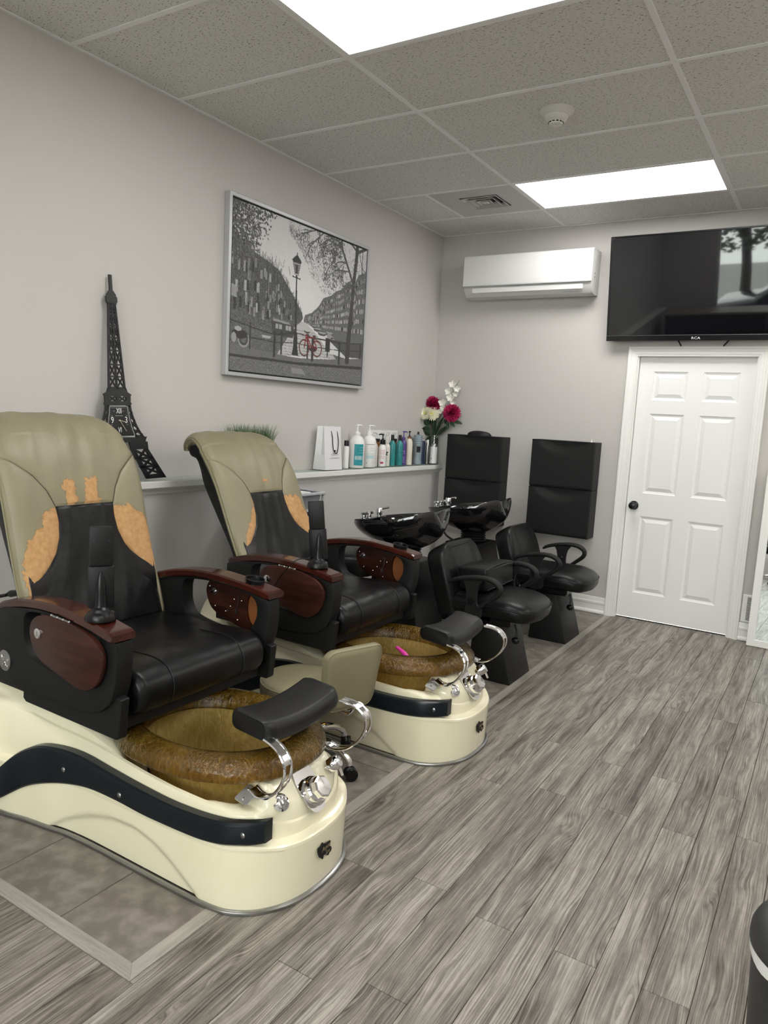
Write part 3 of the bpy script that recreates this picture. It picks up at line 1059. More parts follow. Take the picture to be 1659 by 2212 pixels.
def pedicure_chair(yc, label, lean, peel, by):
    c = thing('pedicure_chair', label, 'spa chair', (CXO, yc, 0), 0, 'pedicure spa chairs')
    o = lambda x: x - CXO
    base = obj('spa_base', spa_base_mesh(), M['gelcoat'], c, ang=0.62)
    # rubber and chrome skirting strip
    tr = []
    for dx, z in ((-0.004, 0.0), (0.005, 0.0), (0.006, 0.003), (0.005, 0.009), (0.001, 0.012), (-0.008, 0.012)):
        tr.append([(outline[k][0] + nrm[k][0] * dx - CXO, outline[k][1] + nrm[k][1] * dx, z) for k in range(NO)])
    obj('skirting_strip', fixn(loft(tr, cap=False)), M['steel'], base, label='grey metal strip round the foot of the base')
    for sg in (-1, 1):
        sw = obj('side_insert', swoosh_mesh(sg), M['navy'], c, ang=0.5, label='dark curved insert along the cream side')
        for x, z in ((0.989, 0.236), (1.255, 0.232), (1.725, 0.250))[:3 if sg < 0 else 2]:
            s = float(np.interp(x, half[:-30, 0], half[:-30, 1])) if x < 1.7 else float(np.interp(x, half[:, 0], half[:, 1]))
            sc = lathe([(0.0085, 0.0), (0.0085, 0.002), (0.006, 0.0045), (0.0025, 0.005), (0.002, 0.003), (0, 0.003)], 14)
            obj('screw', sc.rot('X', -sg * PI / 2).mv(o(x), sg * (s + 0.0075), z), M['steel'], sw)
    bs = obj('basin_tub', basin_mesh('tub'), M['amber_tub'], c, ang=1.0, label='gold coloured tub of the foot basin')
    obj('basin_rim', basin_mesh('rim'), M['amber'], c, ang=1.0, label='amber hammered glass rim with a rolled lip')
    jet = lathe([(0.034, 0.0), (0.034, 0.006), (0.026, 0.010), (0.020, 0.006), (0.0, 0.006)], 24)
    obj('water_jet', jet.rot('Y', PI / 2).mv(o(1.192), 0.03, 0.215), mat('clouded_plastic', (0.55, 0.48, 0.30), 0.3), bs)
    # control panel
    sl = math.atan(1.25)
    def on_slope(g, x, s, lift=0.0):
        z = 0.358 - 1.25 * (x - 1.709) + 0.005
        return g.rot('Y', sl).mv(o(x) + lift * math.sin(sl), s, z + lift * math.cos(sl))
    pl = extr(sell(0.083, 0.045, 36, 2.6), 0, 0.003, 'xy')
    obj('control_plate', on_slope(pl, 1.757, 0.0), M['chrome'], c, ang=0.5)
    kn = lathe([(0.042, 0.0), (0.046, 0.010), (0.041, 0.014), (0.041, 0.026), (0.037, 0.032)], 36).add(
        lathe([(0.035, 0.030), (0.034, 0.052), (0.029, 0.056), (0, 0.057)], 8))
    obj('control_knob', on_slope(kn, 1.771, 0.0, 0.003), M['chrome'], c, ang=0.4)
    bt = lathe([(0.029, 0.0), (0.029, 0.004), (0.022, 0.008), (0.017, 0.006), (0.017, 0.010), (0.013, 0.012), (0.006, 0.010), (0, 0.010)], 32)
    bt.fn(lambda x, y, z: (x * .92, y * .92, z * .8)).rot('Y', 0.80).rot('X', 0.30)
    obj('air_button', bt.mv(o(1.752), -0.124, 0.300), M['chrome'], c, ang=0.5)
    lv = lathe([(0.024, 0.0), (0.024, 0.006), (0.015, 0.010), (0.015, 0.028), (0.023, 0.032), (0.023, 0.060), (0.019, 0.068), (0, 0.070)], 28)
    lv.add(tube([(0, 0.0, 0.056), (0.018, 0.016, 0.054), (0.040, 0.026, 0.050)], 0.0045, 8))
    lv.rot('Y', 0.85).rot('X', -0.45)
    obj('shower_valve', lv.mv(o(1.728), 0.112, 0.300), M['chrome'], c, ang=0.6)
    # logo plaque on the front: dark cloud shape with two short gold words
    pw = thing_part('front_emblem', c, (o(1.8275), 0.004, 0.118), (PI / 2, 0, PI / 2))
    cl = [(-.0355, .018), (-.034, .005), (-.030, -.006), (-.026, -.0147), (-.020, -.018), (-.013, -.026), (-.008, -.0265), (-.007, -.0165), (.0045, -.0185), (.011, -.0257), (.018, -.029), (.025, -.022), (.0315, -.0215), (.035, -.015), (.0315, -.006), (.022, .001), (.025, .005), (.028, .0145), (.015, .016), (.002, .018), (-.009, .021), (-.0135, .028), (-.018, .024), (-.0205, .0205)]
    obj('emblem_plate', extr(cl, -0.002, 0.0025, 'xy'), M['plastic_matt'], pw, ang=None)
    gold = mat('tarnished_gold', (0.30, 0.235, 0.14), 0.4, metal=0.6)
    text('emblem_lettering', 'Aqua', 0.0205, gold, pw, (0.003, 0.006, 0.003), (0, 0, 0.10), 0.0008, shear=0.3)
    text('emblem_lettering', 'Spa', 0.016, gold, pw, (0.012, -0.0125, 0.003), (0, 0, 0.06), 0.0008, shear=0.3)
    # leg cushion on two slotted chrome hoops
    LX = np.linspace(-0.190, 0.190, 22)
    loops = []
    for s in LX:
        t = abs(s) / 0.192
        up = 0.022 * t ** 2 - 0.035 * s
        e = 1.0 if t < 0.93 else 0.80
        hx, th = 0.080 * e, 0.062
        z = 0.506 + up
        row = []
        for a, b in rrect(-hx, hx, -th / 2 * e, th / 2 * e, 0.026 * e, 5):
            row.append((o(1.662) - 0.06 * s + a * math.cos(0.10) + b * math.sin(0.10), s + 0.006, z + b * math.cos(0.10) - a * 0.10 + (0.010 * (1 - (a / hx) ** 2) if b > 0 else 0)))
        loops.append(row)
    obj('leg_cushion', fixn(loft(loops)), M['vinyl'], c, ang=0.9, label='black moulded leg rest over the basin')
    for sg in (-1, 1):
        y = sg * 0.185 + 0.012
        hp = [(1.688, 0.346), (1.722, 0.338), (1.765, 0.352), (1.805, 0.390), (1.827, 0.432), (1.826, 0.468), (1.802, 0.496), (1.770, 0.508), (1.735, 0.512)]
        P = cr([(o(x), y + sg * 0.02 * math.sin(PI * i / 8), z) for i, (x, z) in enumerate(hp)], 40)
        h = strap(P, (0, 1, 0), 0.030, 0.004)
        rail = tube(P + np.array([0, 0.015, 0]), 0.0045, 6).add(tube(P - np.array([0, 0.015, 0]), 0.0045, 6))
        hoop = obj('support_hoop', rail.add(strap(P[:14], (0, 1, 0), 0.028, 0.003)).add(strap(P[24:], (0, 1, 0), 0.028, 0.003)).add(
            strap(P[16:19], (0, 1, 0), 0.028, 0.003)), M['chrome'], c, ang=0.6)
        br = extr(rrect(-0.022, 0.022, -0.035, 0.030, 0.006, 3), 0, 0.003, 'xy')
        obj('bracket', br.rot('Y', 0.25).rot('X', sg * -0.30).mv(o(1.682), sg * 0.200 + 0.012, 0.330), M['satin'], hoop, ang=0.5)
        for dx, dy in ((-0.010, 0.014), (0.011, 0.014), (0.0, -0.020)):
            rv = lathe([(0.004, 0.003), (0.003, 0.006), (0, 0.0065)], 10).mv(dx, dy, 0)
            obj('rivet', rv.rot('Y', 0.25).rot('X', sg * -0.30).mv(o(1.682), sg * 0.200 + 0.012, 0.330), M['chrome'], hoop)
    spa_parts = list(c.children)
    for ch in spa_parts:                                 # the foot spa sits a little off the seat's centre line
        ch.location.y += by
    # seat
    sp = [(0.70, 0.575), (0.80, 0.590), (0.95, 0.590), (1.08, 0.600), (1.165, 0.602), (1.222, 0.588), (1.256, 0.552), (1.262, 0.508), (1.246, 0.468), (1.205, 0.446), (1.14, 0.442), (0.95, 0.446), (0.70, 0.45)]
    ring = cr(sp, 60, closed=True)
    ctr = ring.mean(0)
    loops = []
    for s in list(np.linspace(-0.296, -0.26, 6)) + list(np.linspace(-0.22, 0.22, 15)) + list(np.linspace(0.26, 0.296, 6)):
        e = max(0.0, (abs(s) - 0.26) / 0.036)
        ins = 0.020 * e ** 2.2
        rows = []
        for x, z in ring:
            d = np.array([x, z]) - ctr
            n = d / np.linalg.norm(d)
            wr = 0.0022 * math.sin(26 * x + 9 * math.sin(14 * s)) * (z > 0.57) * (1 - e)
            groove = 0.0035 * math.exp(-((abs(s) - 0.165) / 0.006) ** 2) if x > 1.0 else 0
            q = np.array([x, z]) - n * (ins + groove) + np.array([0, wr])
            rows.append((o(q[0]), s, q[1]))
        loops.append(rows)
    seat = obj('seat', fixn(loft(loops)), M['leather'], c, ang=1.2, label='black leather seat with a rolled front')
    for sg in (-1, 1):
        P = [(o(x) + 0.0012, sg * 0.165, z + 0.0008) for x, z in ring if x > 1.02 and z > 0.46]
        P = sorted(P, key=lambda p: math.atan2(p[2] - 0.52, p[0] - o(1.1)))
        obj('seam', tube(P[::1], 0.0016, 6), M['vinyl'], seat)
    obj('seat_frame', box(o(0.50), o(1.20), -0.325, 0.325, 0.405, 0.447, 0.006, 1).add(box(o(0.62), o(1.10), -0.25, 0.25, 0.375, 0.41)), M['plastic'], c, ang=0.5)
    # arms
    ref = (0.96, 0.63)
    for sg in (-1, 1):
        arm = obj('armrest', arm_mesh(sg), M['mahogany'], c, ang=0.45, label='polished mahogany armrest')
        n = 96
        outer = resample(SIDE_OUT, n, ref)
        inner = resample(cr([(0.775, 0.66), (0.785, 0.72), (0.85, 0.737), (0.98, 0.742), (1.10, 0.730), (1.165, 0.712), (1.185, 0.665), (1.168, 0.610), (1.12, 0.568), (1.04, 0.552), (0.92, 0.556), (0.82, 0.575), (0.785, 0.61)], 80, closed=True), n, ref)
        sp_ = ring_plate([(o(x), z) for x, z in outer], [(o(x), z) for x, z in inner], sg * 0.318, sg * 0.380)
        panel = obj('side_panel', bevel(sp_, 0.006, 2, 1.0), M['plastic'], c, ang=0.6, label='black textured side panel')
        sk = extr([(o(x), z) for x, z in ((0.745, 0.415), (0.76, 0.404), (1.228, 0.400), (1.240, 0.408), (1.252, 0.535), (1.22, 0.54), (1.0, 0.50), (0.75, 0.50))], sg * 0.332, sg * 0.366, bev=0.003, seg=1)
        obj('skirt', sk, M['plastic'], panel, ang=0.5)
        dm = extr([(o(x), z) for x, z in cr(DOOR, 54, closed=True)], sg * 0.386, sg * 0.404, bev=0.0035)
        door = obj('storage_door', dm, M['laminate'], c, ang=0.5, label='mahogany storage door under the armrest')
        lk = lathe([(0.017, 0), (0.017, 0.004), (0.012, 0.006), (0, 0.006)], 22).add(box(-0.002, 0.002, -0.008, 0.008, 0.006, 0.0085))
        obj('lock', lk.rot('X', -sg * PI / 2).mv(o(0.893), sg * 0.404, 0.682), M['chrome'], door)
        hg = tube([(o(0.955), sg * 0.398, 0.7520), (o(1.045), sg * 0.398, 0.7475)], 0.0035, 8)
        for t in (0.0, 0.33, 0.66, 1.0):
            hg.add(ball(0.0048, 0.0048, 0.0048, 8, 6).mv(o(0.955 + 0.09 * t), sg * 0.398, 0.7520 - 0.0045 * t))
        obj('hinge', hg, M['steel'], door)
        if sg > 0:                                     # the inside of the far door shows between arm and seat
            dk = [(o(x), z) for x, z in sell(0.052, 0.075, 30, 2.2, 1.135, 0.648)]
            obj('tray_disc', extr(dk, 0.3815, 0.3855, bev=0.001, seg=1), M['orange_wood'], door, ang=0.5)
            ring_o, ring_i = sell(0.058, 0.082, 36, 2.2, 1.135, 0.648), sell(0.053, 0.077, 36, 2.2, 1.135, 0.648)
            obj('tray_rim', ring_plate([(o(x), z) for x, z in ring_o], [(o(x), z) for x, z in ring_i], 0.380, 0.3858), M['mahogany'], door)
            lb = lathe([(0.015, 0), (0.015, 0.003), (0.006, 0.004), (0.005, 0.016), (0, 0.016)], 18).add(box(-0.014, 0.004, -0.003, 0.003, 0.012, 0.016))
            obj('lock_back', lb.rot('X', PI / 2).mv(o(0.893), 0.3858, 0.682), M['chrome'], door)
            hw = tube([(o(1.02), 0.384, 0.690), (o(1.035), 0.380, 0.688), (o(1.03), 0.380, 0.655), (o(1.02), 0.380, 0.625)], 0.0022, 6)
            for x, z in ((0.868, 0.70), (0.90, 0.622), (0.96, 0.610), (1.005, 0.668), (1.045, 0.668), (0.985, 0.635), (1.025, 0.585)):
                obj('door_rivet', ball(0.0042, 0.0042, 0.0042, 8, 6).mv(o(x), 0.3845, z), M['chrome'], door)
            obj('catch_plate', box(o(1.012), o(1.024), 0.379, 0.384, 0.607, 0.628), M['steel'], door, ang=None)
            obj('catch', hw, M['steel'], door)
    bd = lathe([(0.037, 0.0), (0.037, 0.003), (0.034, 0.004), (0, 0.004)], 40)
    bd.fn(lambda x, y, z: (x * 0.92, y, z))
    bg = obj('side_badge', bd.rot('X', PI / 2).mv(o(0.668), -0.3805, 0.535), M['steel'], c, label='oval metal badge with raised script')
    sq = G()
    for k, (z0, x0, x1) in enumerate(((0.543, -0.026, 0.028), (0.527, -0.010, 0.026))):
        P = [(o(0.668) + x, -0.3855, z0 - 0.004 * k + 0.006 * math.sin(220 * x + k) + 0.003 * math.sin(510 * x)) for x in np.linspace(x0, x1, 46)]
        sq.add(tube(P, 0.0016, 5))
    obj('raised_script', sq, M['chrome'], bg)
    # armrest fittings
    cup = lathe([(0.036, 0.0), (0.038, 0.012), (0.039, 0.018), (0.035, 0.018), (0.034, 0.006), (0, 0.004)], 32)
    obj('cup_ring', cup.mv(o(1.140), 0.354, 0.7625).fn(lambda x, y, z: (x, y, z - 0.17 * (x - o(1.145)))), M['plastic_smooth'], c)
    st = lathe([(0.047, 0.0), (0.047, 0.010), (0.042, 0.020), (0.030, 0.026), (0.027, 0.034), (0.018, 0.040), (0.0165, 0.046), (0.0155, 0.085), (0.011, 0.125), (0.003, 0.150), (0, 0.151)], 32)
    obj('remote_stand', st.mv(o(1.135), -0.352, 0.766), M['plastic_smooth'], c, ang=0.5)
    # backrest upholstery
    hp = h_of_z(1.042)
    wl = lambda h: float(np.interp(zh(h), LOWZ, LOWB))
    wh = lambda h: float(np.interp(zh(h), HIZ, HIB))
    back = thing_part('backrest', c)
    rows = list(np.linspace(0, hp, 44))
    lim = lambda h: min(wl(h), bw(h))
    g, _ = patch(rows, 40, lambda h: -lim(h), lim, lean, 0.012, 0.0035, 1)
    obj('centre_panel', g, M['leather_soft'], back, ang=None, label='black leather centre panel')
    rows = list(np.linspace(hp, HTOP, 60))
    lim2 = lambda h: min(wh(h) if h < blen[kmax - 1] and zh(h) < 1.238 else 9, bw(h))
    g, par = patch(rows, 54, lambda h: -lim2(h), lim2, lean, 0.012, 0.0028, 3)
    hd = obj('head_panel', g, M['peel'], back, ang=None, label='worn khaki leather head panel')
    vals = []
    for s, h in par:
        z = zh(h)
        k = peel['head']
        f = max(min(0.024 * k - abs(s + 0.062 + 0.02 * (z - 1.09)), (1.135 - z) * 0.9), min(0.027 * k - abs(s - 0.030 - 0.10 * (z - 1.09)), (1.142 - z) * 0.9), min(0.030 * k - abs(s - 0.045), (1.065 - z) * 0.6))
        if h >= blen[kmax - 1] or z > 1.2 or k <= 0:
            f = -1.0
        if k < 1 and k > 0:
            f = min(0.030 - abs(s - 0.0), 0.020 - abs(z - 1.10)) - 0.014
        vals.append(max(-1.0, f))
    set_peel(hd, vals)
    hl, hh = 0.0, h_of_z(1.2375)
    for sg in (-1, 1):
        rows = list(np.linspace(hl, hh, 60))
        inn = lambda h: min(wl(h) if zh(h) < 1.042 else wh(h), bw(h) - 0.0005)
        g, par = patch(rows, 26, (lambda h: -bw(h)) if sg < 0 else inn, (lambda h: -inn(h)) if sg < 0 else bw, lean, 0.014, 0.0016, 5 + sg)
        wg = obj('side_wing', g, M['peel'], back, ang=None, label='khaki leather side wing with peeled lining')
        zt, pz_, pw_ = peel['left' if sg < 0 else 'right']
        vals = [max(-1.0, min((zh(h) - (0.735 if sg < 0 else 0.772)) * 0.8, (zt - zh(h)) * 0.8, float(np.interp(zh(h), pz_, pw_)) - abs(s))) for s, h in par]
        set_peel(wg, vals)
    # border of the cushion
    hs = np.linspace(0, HTOP, 90)
    rim = [back_pt(h, -bw(h), 0, lean) for h in hs] + [back_pt(h, bw(h), 0, lean) for h in hs[::-1]]
    rim2 = []
    for h, sg in [(h, -1) for h in hs] + [(h, 1) for h in hs[::-1]]:
        rim2.append((back_pt(h, sg * (bw(h) + 0.003), -0.016, lean), back_pt(h, sg * (bw(h) - 0.006), -0.034, lean)))
    rim_l = [rim, [r[0] for r in rim2], [r[1] for r in rim2]]
    low_h = [k for k, (h, sg) in enumerate([(h, -1) for h in hs] + [(h, 1) for h in hs[::-1]])]
    g = loft(rim_l, cap=False, closed=False)
    g.f.append(tuple(2 * len(rim) + k for k in range(len(rim))))
    obj('cushion_border', g, M['khaki'], back, ang=0.9)
    for sg in (-1, 1):
        P = [back_pt(h, sg * min(wh(h), bw(h)), 0.001, lean) for h in np.linspace(hp, h_of_z(1.236), 24)]
        obj('seam', tube(P, 0.0018, 6), M['piping'], back)
        P = [back_pt(h, sg * (bw(h) + 0.002), -0.010, lean) for h in np.linspace(0.05, HTOP, 60)]
        obj('piping', tube(P, 0.0035, 6), M['khaki'], back)
    P = [back_pt(hp, s, 0.001, lean) for s in np.linspace(-0.128, 0.128, 12)]
    obj('seam', tube(P, 0.002, 6), M['piping'], back)
    # moulded shell behind the cushion (drawn for a lean of 0.18, turned to this chair's lean)
    shp = [(0.262, 1.246), (0.248, 1.232), (0.246, 1.205), (0.262, 1.186), (0.300, 1.172), (0.328, 1.120), (0.357, 1.044), (0.440, 0.914), (0.555, 0.733), (0.60, 0.60), (0.66, 0.55), (0.70, 0.60), (0.655, 0.745), (0.590, 0.86), (0.500, 1.022), (0.440, 1.135), (0.392, 1.205), (0.330, 1.246)]
    a = lean - 0.18
    q = []
    for x, z in cr(shp, 60, closed=True):
        dx, dz = x - PIV[0], z - PIV[1]
        q.append((o(PIV[0] + dx * math.cos(a) - dz * math.sin(a)), PIV[1] + dx * math.sin(a) + dz * math.cos(a)))
    obj('back_shell', extr(q, -0.280, 0.280, bev=0.02, seg=3), M['plastic_smooth'], back, ang=0.8, label='black moulded shell behind the cushion')
    for ch in c.children:                                # the chair on top: three percent under the drawn size, on the saddle of the base
        if ch not in spa_parts:
            ch.scale = (0.97, 0.97, 0.97)
            ch.location = (0.0593, 0.0, 0.0431)
    return c

def thing_part(name, parent, loc=(0, 0, 0), rot=(0, 0, 0)):
    e = bpy.data.objects.new(name, None)
    e.empty_display_size = 0.05
    COL.objects.link(e)
    e.parent = parent
    e.location = loc
    e.rotation_euler = rot
    return e

Y1, Y2 = -3.932, -2.847
big = {'head': 1.0, 'left': (1.040, [0.72, 0.834, 0.88, 0.928, 0.97, 1.018, 1.05], [0.284, 0.287, 0.279, 0.258, 0.205, 0.183, 0.150]),
       'right': (1.030, [0.72, 0.825, 0.921, 0.981, 1.014, 1.05], [0.32, 0.306, 0.292, 0.270, 0.212, 0.17])}
small = {'head': 0.5, 'left': (1.025, [0.72, 0.821, 0.882, 0.964, 1.03], [0.285, 0.256, 0.214, 0.150, 0.126]),
         'right': (1.012, [0.72, 0.80, 0.871, 0.936, 0.99, 1.04], [0.31, 0.305, 0.296, 0.258, 0.240, 0.17])}
chair_a = pedicure_chair(Y1, 'nearest cream based pedicure spa chair with badly peeled khaki back', 0.02, big, -0.023)
chair_b = pedicure_chair(Y2, 'second pedicure spa chair behind the khaki stool, back reclined further', 0.18, small, 0.032)

# remote controls standing in the armrest holders
def remote(yc, label, rz, tilt, roll):
    t = thing('remote_control', label, 'remote', (1.1927, yc - 0.3395, 0.0431), rz, 'massage remotes on the armrests')
    tl = lambda g: g.rot('Y', tilt, (0, 0, 0.80)).rot('X', roll, (0, 0, 0.80))
    obj('remote_body', tl(box(-0.030, -0.013, -0.0345, 0.0345, 0.93, 1.055, 0.005)), M['plastic_matt'], t, ang=0.5)
    for y in (-0.022, 0.022):
        rs = G().add(lathe([(0.0035, 0), (0.0035, 0.001), (0, 0.001)], 10).rot('Y', PI / 2).mv(-0.0128, y, 1.012))
        obj('screw_hole', tl(rs), M['duct'], t, ang=None)
    t.scale = (0.97, 0.97, 0.97)
    sl = extr([(-0.034, -0.0385), (-0.012, -0.0385), (-0.006, -0.018), (-0.006, 0.018), (-0.012, 0.0385), (-0.034, 0.0385)], 0.797, 0.930, 'xy', bev=0.003)
    obj('remote_sleeve', tl(sl), M['plastic_matt'], t, ang=0.5)
    return t
remote(Y1, 'black massage remote on the nearest chair armrest, in front of its peeled back', -0.62, 0.03, 0.0)
rem_b = remote(Y2, 'black massage remote on the second chair armrest, tilted, with a thin cord', -1.05, 0.02, 0.10)
P = cr([(-0.031, 0.010, 0.815), (-0.036, -0.030, 0.802), (-0.076, -0.070, 0.79), (-0.146, -0.090, 0.70), (-0.181, -0.095, 0.62), (-0.186, -0.096, 0.56)], 30)
obj('remote_cord', tube(P, 0.0025, 6).rot('Z', -rem_b.rotation_euler.z), M['plastic_smooth'], rem_b)
# ------------------------------------------------------------------ shampoo chairs and bowls
def shampoo_chair(yc, label):
    t = thing('shampoo_chair', label, 'salon chair', (1.45, yc, 0), 0, 'shampoo chairs in front of the wash bowls')
    o = lambda x: x - 1.45
    lo = [(1.362, -.155), (1.626, -.155), (1.626, .155), (1.362, .155)]
    hi = [(1.385, -.150), (1.535, -.150), (1.535, .150), (1.385, .150)]
    obj('pedestal', bevel(loft([[(o(x), y, 0.0) for x, y in lo], [(o(x), y, 0.322) for x, y in hi]]), 0.006, 2), M['plastic_matt'], t, ang=0.5)
    pl = box(o(1.22), o(1.60), -0.16, 0.16, 0.325, 0.345, 0.004, 1).add(box(o(1.24), o(1.34), -0.22, 0.22, 0.345, 0.372)).add(box(o(1.50), o(1.62), -0.20, 0.20, 0.345, 0.372))
    obj('under_frame', pl, M['plastic_smooth'], t, ang=0.5)
    lv = tube([(o(1.55), -0.03, 0.335), (o(1.585), -0.035, 0.315), (o(1.60), -0.04, 0.275), (o(1.602), -0.05, 0.245)], 0.006, 8, smooth=12)
    lever = obj('lever', lv, M['plastic_smooth'], t)
    obj('lever_knob', ball(0.024, 0.017, 0.020, 16, 10).mv(o(1.604), -0.058, 0.232), M['plastic_smooth'], lever)
    # seat cushion: rounded nose, domed top, piped edge
    pts = [(1.235, -.215), (1.40, -.235), (1.60, -.235), (1.69, -.205), (1.728, -.14), (1.742, 0.0), (1.728, .14), (1.69, .205), (1.60, .235), (1.40, .235), (1.235, .215), (1.222, 0.0)]
    P = cr(pts, 84, closed=True)
    c0 = np.array([1.47, 0.0])
    loops = []
    for r, z in ((0.55, 0.376), (0.90, 0.377), (0.965, 0.388), (0.99, 0.405), (1.0, 0.425), (0.992, 0.440), (0.965, 0.456), (0.90, 0.470), (0.78, 0.481), (0.6, 0.489), (0.35, 0.493), (0.1, 0.494)):
        q = c0 + (P - c0) * r
        loops.append([(o(x), y, z - 0.018 * max(0, (x - 1.60) / .14) * (r > .3) + 0.0016 * math.sin(38 * y) * (0.38 < z < 0.46)) for x, y in q])
    seat = obj('seat', fixn(loft(loops)), M['leather_soft'], t, ang=1.2)
    obj('seat_piping', tube([(o(x) , y, 0.442 - 0.018 * max(0, (x - 1.60) / .14)) for x, y in np.vstack([c0 + (P - c0) * 0.996, c0 + (P[:2] - c0) * 0.996])], 0.0035, 6), M['leather'], seat)
    obj('seat_seam', tube([(o(1.615), y, 0.4815 - 0.022 * (y / .2) ** 2) for y in np.linspace(-0.19, 0.19, 16)], 0.002, 6), M['leather'], seat)
    # backrest: slab leaning back with a rounded top
    BP = cr([(1.205, 0.345), (1.180, 0.45), (1.145, 0.56), (1.105, 0.655), (1.082, 0.700)], 26)
    loops = []
    L = len(BP)
    for i, (x, z) in enumerate(BP):
        v = i / (L - 1)
        w = 0.236 + 0.016 * math.sin(PI * v * 0.8)
        if v > 0.25:
            w *= 0.22 + 0.78 * math.sqrt(max(0.0, 1 - ((v - 0.25) / 0.752) ** 3.2))
        th = 0.060 * (1 if v < .86 else math.sqrt(max(0.05, 1 - ((v - .86) / .145) ** 2)))
        tx, tz = (BP[min(i + 1, L - 1)] - BP[max(i - 1, 0)])
        l = math.hypot(tx, tz)
        nx, nz = tz / l, -tx / l
        row = []
        for a, b in rrect(-w, w, -th, th, min(0.032, th * 0.9), 5):
            b2 = b * (1 + 0.22 * (1 - (a / w) ** 2) * (b > 0))
            row.append((o(x) + nx * (b2 + 0.045), a, z + nz * (b2 + 0.045)))
        loops.append(row)
    back = obj('backrest', fixn(loft(loops)), M['leather_soft'], t, ang=1.0)
    def on_back(v, a, lift=0.001):
        i = v * (L - 1)
        k = min(int(i), L - 2)
        p = BP[k] + (BP[k + 1] - BP[k]) * (i - k)
        d = BP[k + 1] - BP[k]
        d = d / np.linalg.norm(d)
        b = 0.060 * (1 + 0.22 * (1 - (a / 0.235) ** 2)) + 0.045 + lift
        return (o(p[0]) + d[1] * b, a, p[1] - d[0] * b)
    for ln in ([on_back(v, -0.135) for v in np.linspace(0.12, 0.84, 14)], [on_back(v, 0.135) for v in np.linspace(0.12, 0.84, 14)],
               [on_back(0.80, a) for a in np.linspace(-0.135, 0.135, 10)], [on_back(0.40, a) for a in np.linspace(-0.135, 0.135, 10)]):
        obj('stitch_line', tube(ln, 0.0016, 6), M['leather'], back)
    # arms: looped moulding on a flat support
    for sg in (-1, 1):
        y = sg * 0.272
        a = cr([(1.272, 0.548), (1.31, 0.570), (1.38, 0.590), (1.46, 0.602), (1.525, 0.598), (1.565, 0.578), (1.577, 0.552), (1.565, 0.524), (1.530, 0.492), (1.485, 0.455), (1.452, 0.420), (1.442, 0.392)], 60)
        loops = []
        for i, (x, z) in enumerate(a):
            tx, tz = a[min(i + 1, 59)] - a[max(i - 1, 0)]
            l = math.hypot(tx, tz)
            nx, nz = -tz / l, tx / l
            u = i / 59
            w = np.interp(u, [0, .06, .4, .62, 0.8, 1], [.012, .019, .023, .021, .015, .013])
            h = np.interp(u, [0, .06, .4, .62, 0.8, 1], [.007, .012, .0145, .0145, .012, .010])
            row = []
            for p, q in sell(w, h, 14, 2.6):
                row.append((o(x) + nx * q, y + p, z + nz * q))
            loops.append(row)
        arm = obj('armrest', fixn(loft(loops)), M['plastic'], t, ang=1.0)
        sup = cr([(1.360, 0.583), (1.376, 0.545), (1.386, 0.48), (1.386, 0.375), (1.470, 0.375), (1.478, 0.43), (1.452, 0.452), (1.446, 0.50), (1.455, 0.555), (1.475, 0.592), (1.42, 0.594)], 60, closed=True)
        obj('arm_support', extr([(o(x), z) for x, z in sup], y - 0.010, y + 0.010, bev=0.003, seg=1), M['plastic'], arm, ang=0.5)
        obj('arm_bolt', lathe([(0.013, 0), (0.013, 0.004), (0.008, 0.007), (0, 0.007)], 18).rot('X', sg * PI / 2).mv(o(1.415), y - sg * 0.010, 0.500), M['plastic_smooth'], arm)
        if sg < 0:
            obj('arm_plate', lathe([(0.020, 0), (0.020, 0.003), (0, 0.003)], 24).rot('X', PI / 2).mv(o(1.415), y - 0.010, 0.468), M['plastic_smooth'], arm)
    for y in (-0.19, 0.19):
        obj('frame_bolt', lathe([(0.008, 0), (0.008, 0.004), (0.004, 0.008), (0, 0.008)], 12).rot('X', PI / 2).mv(o(1.30), y - 0.03, 0.358), M['chrome'], t)
    return t

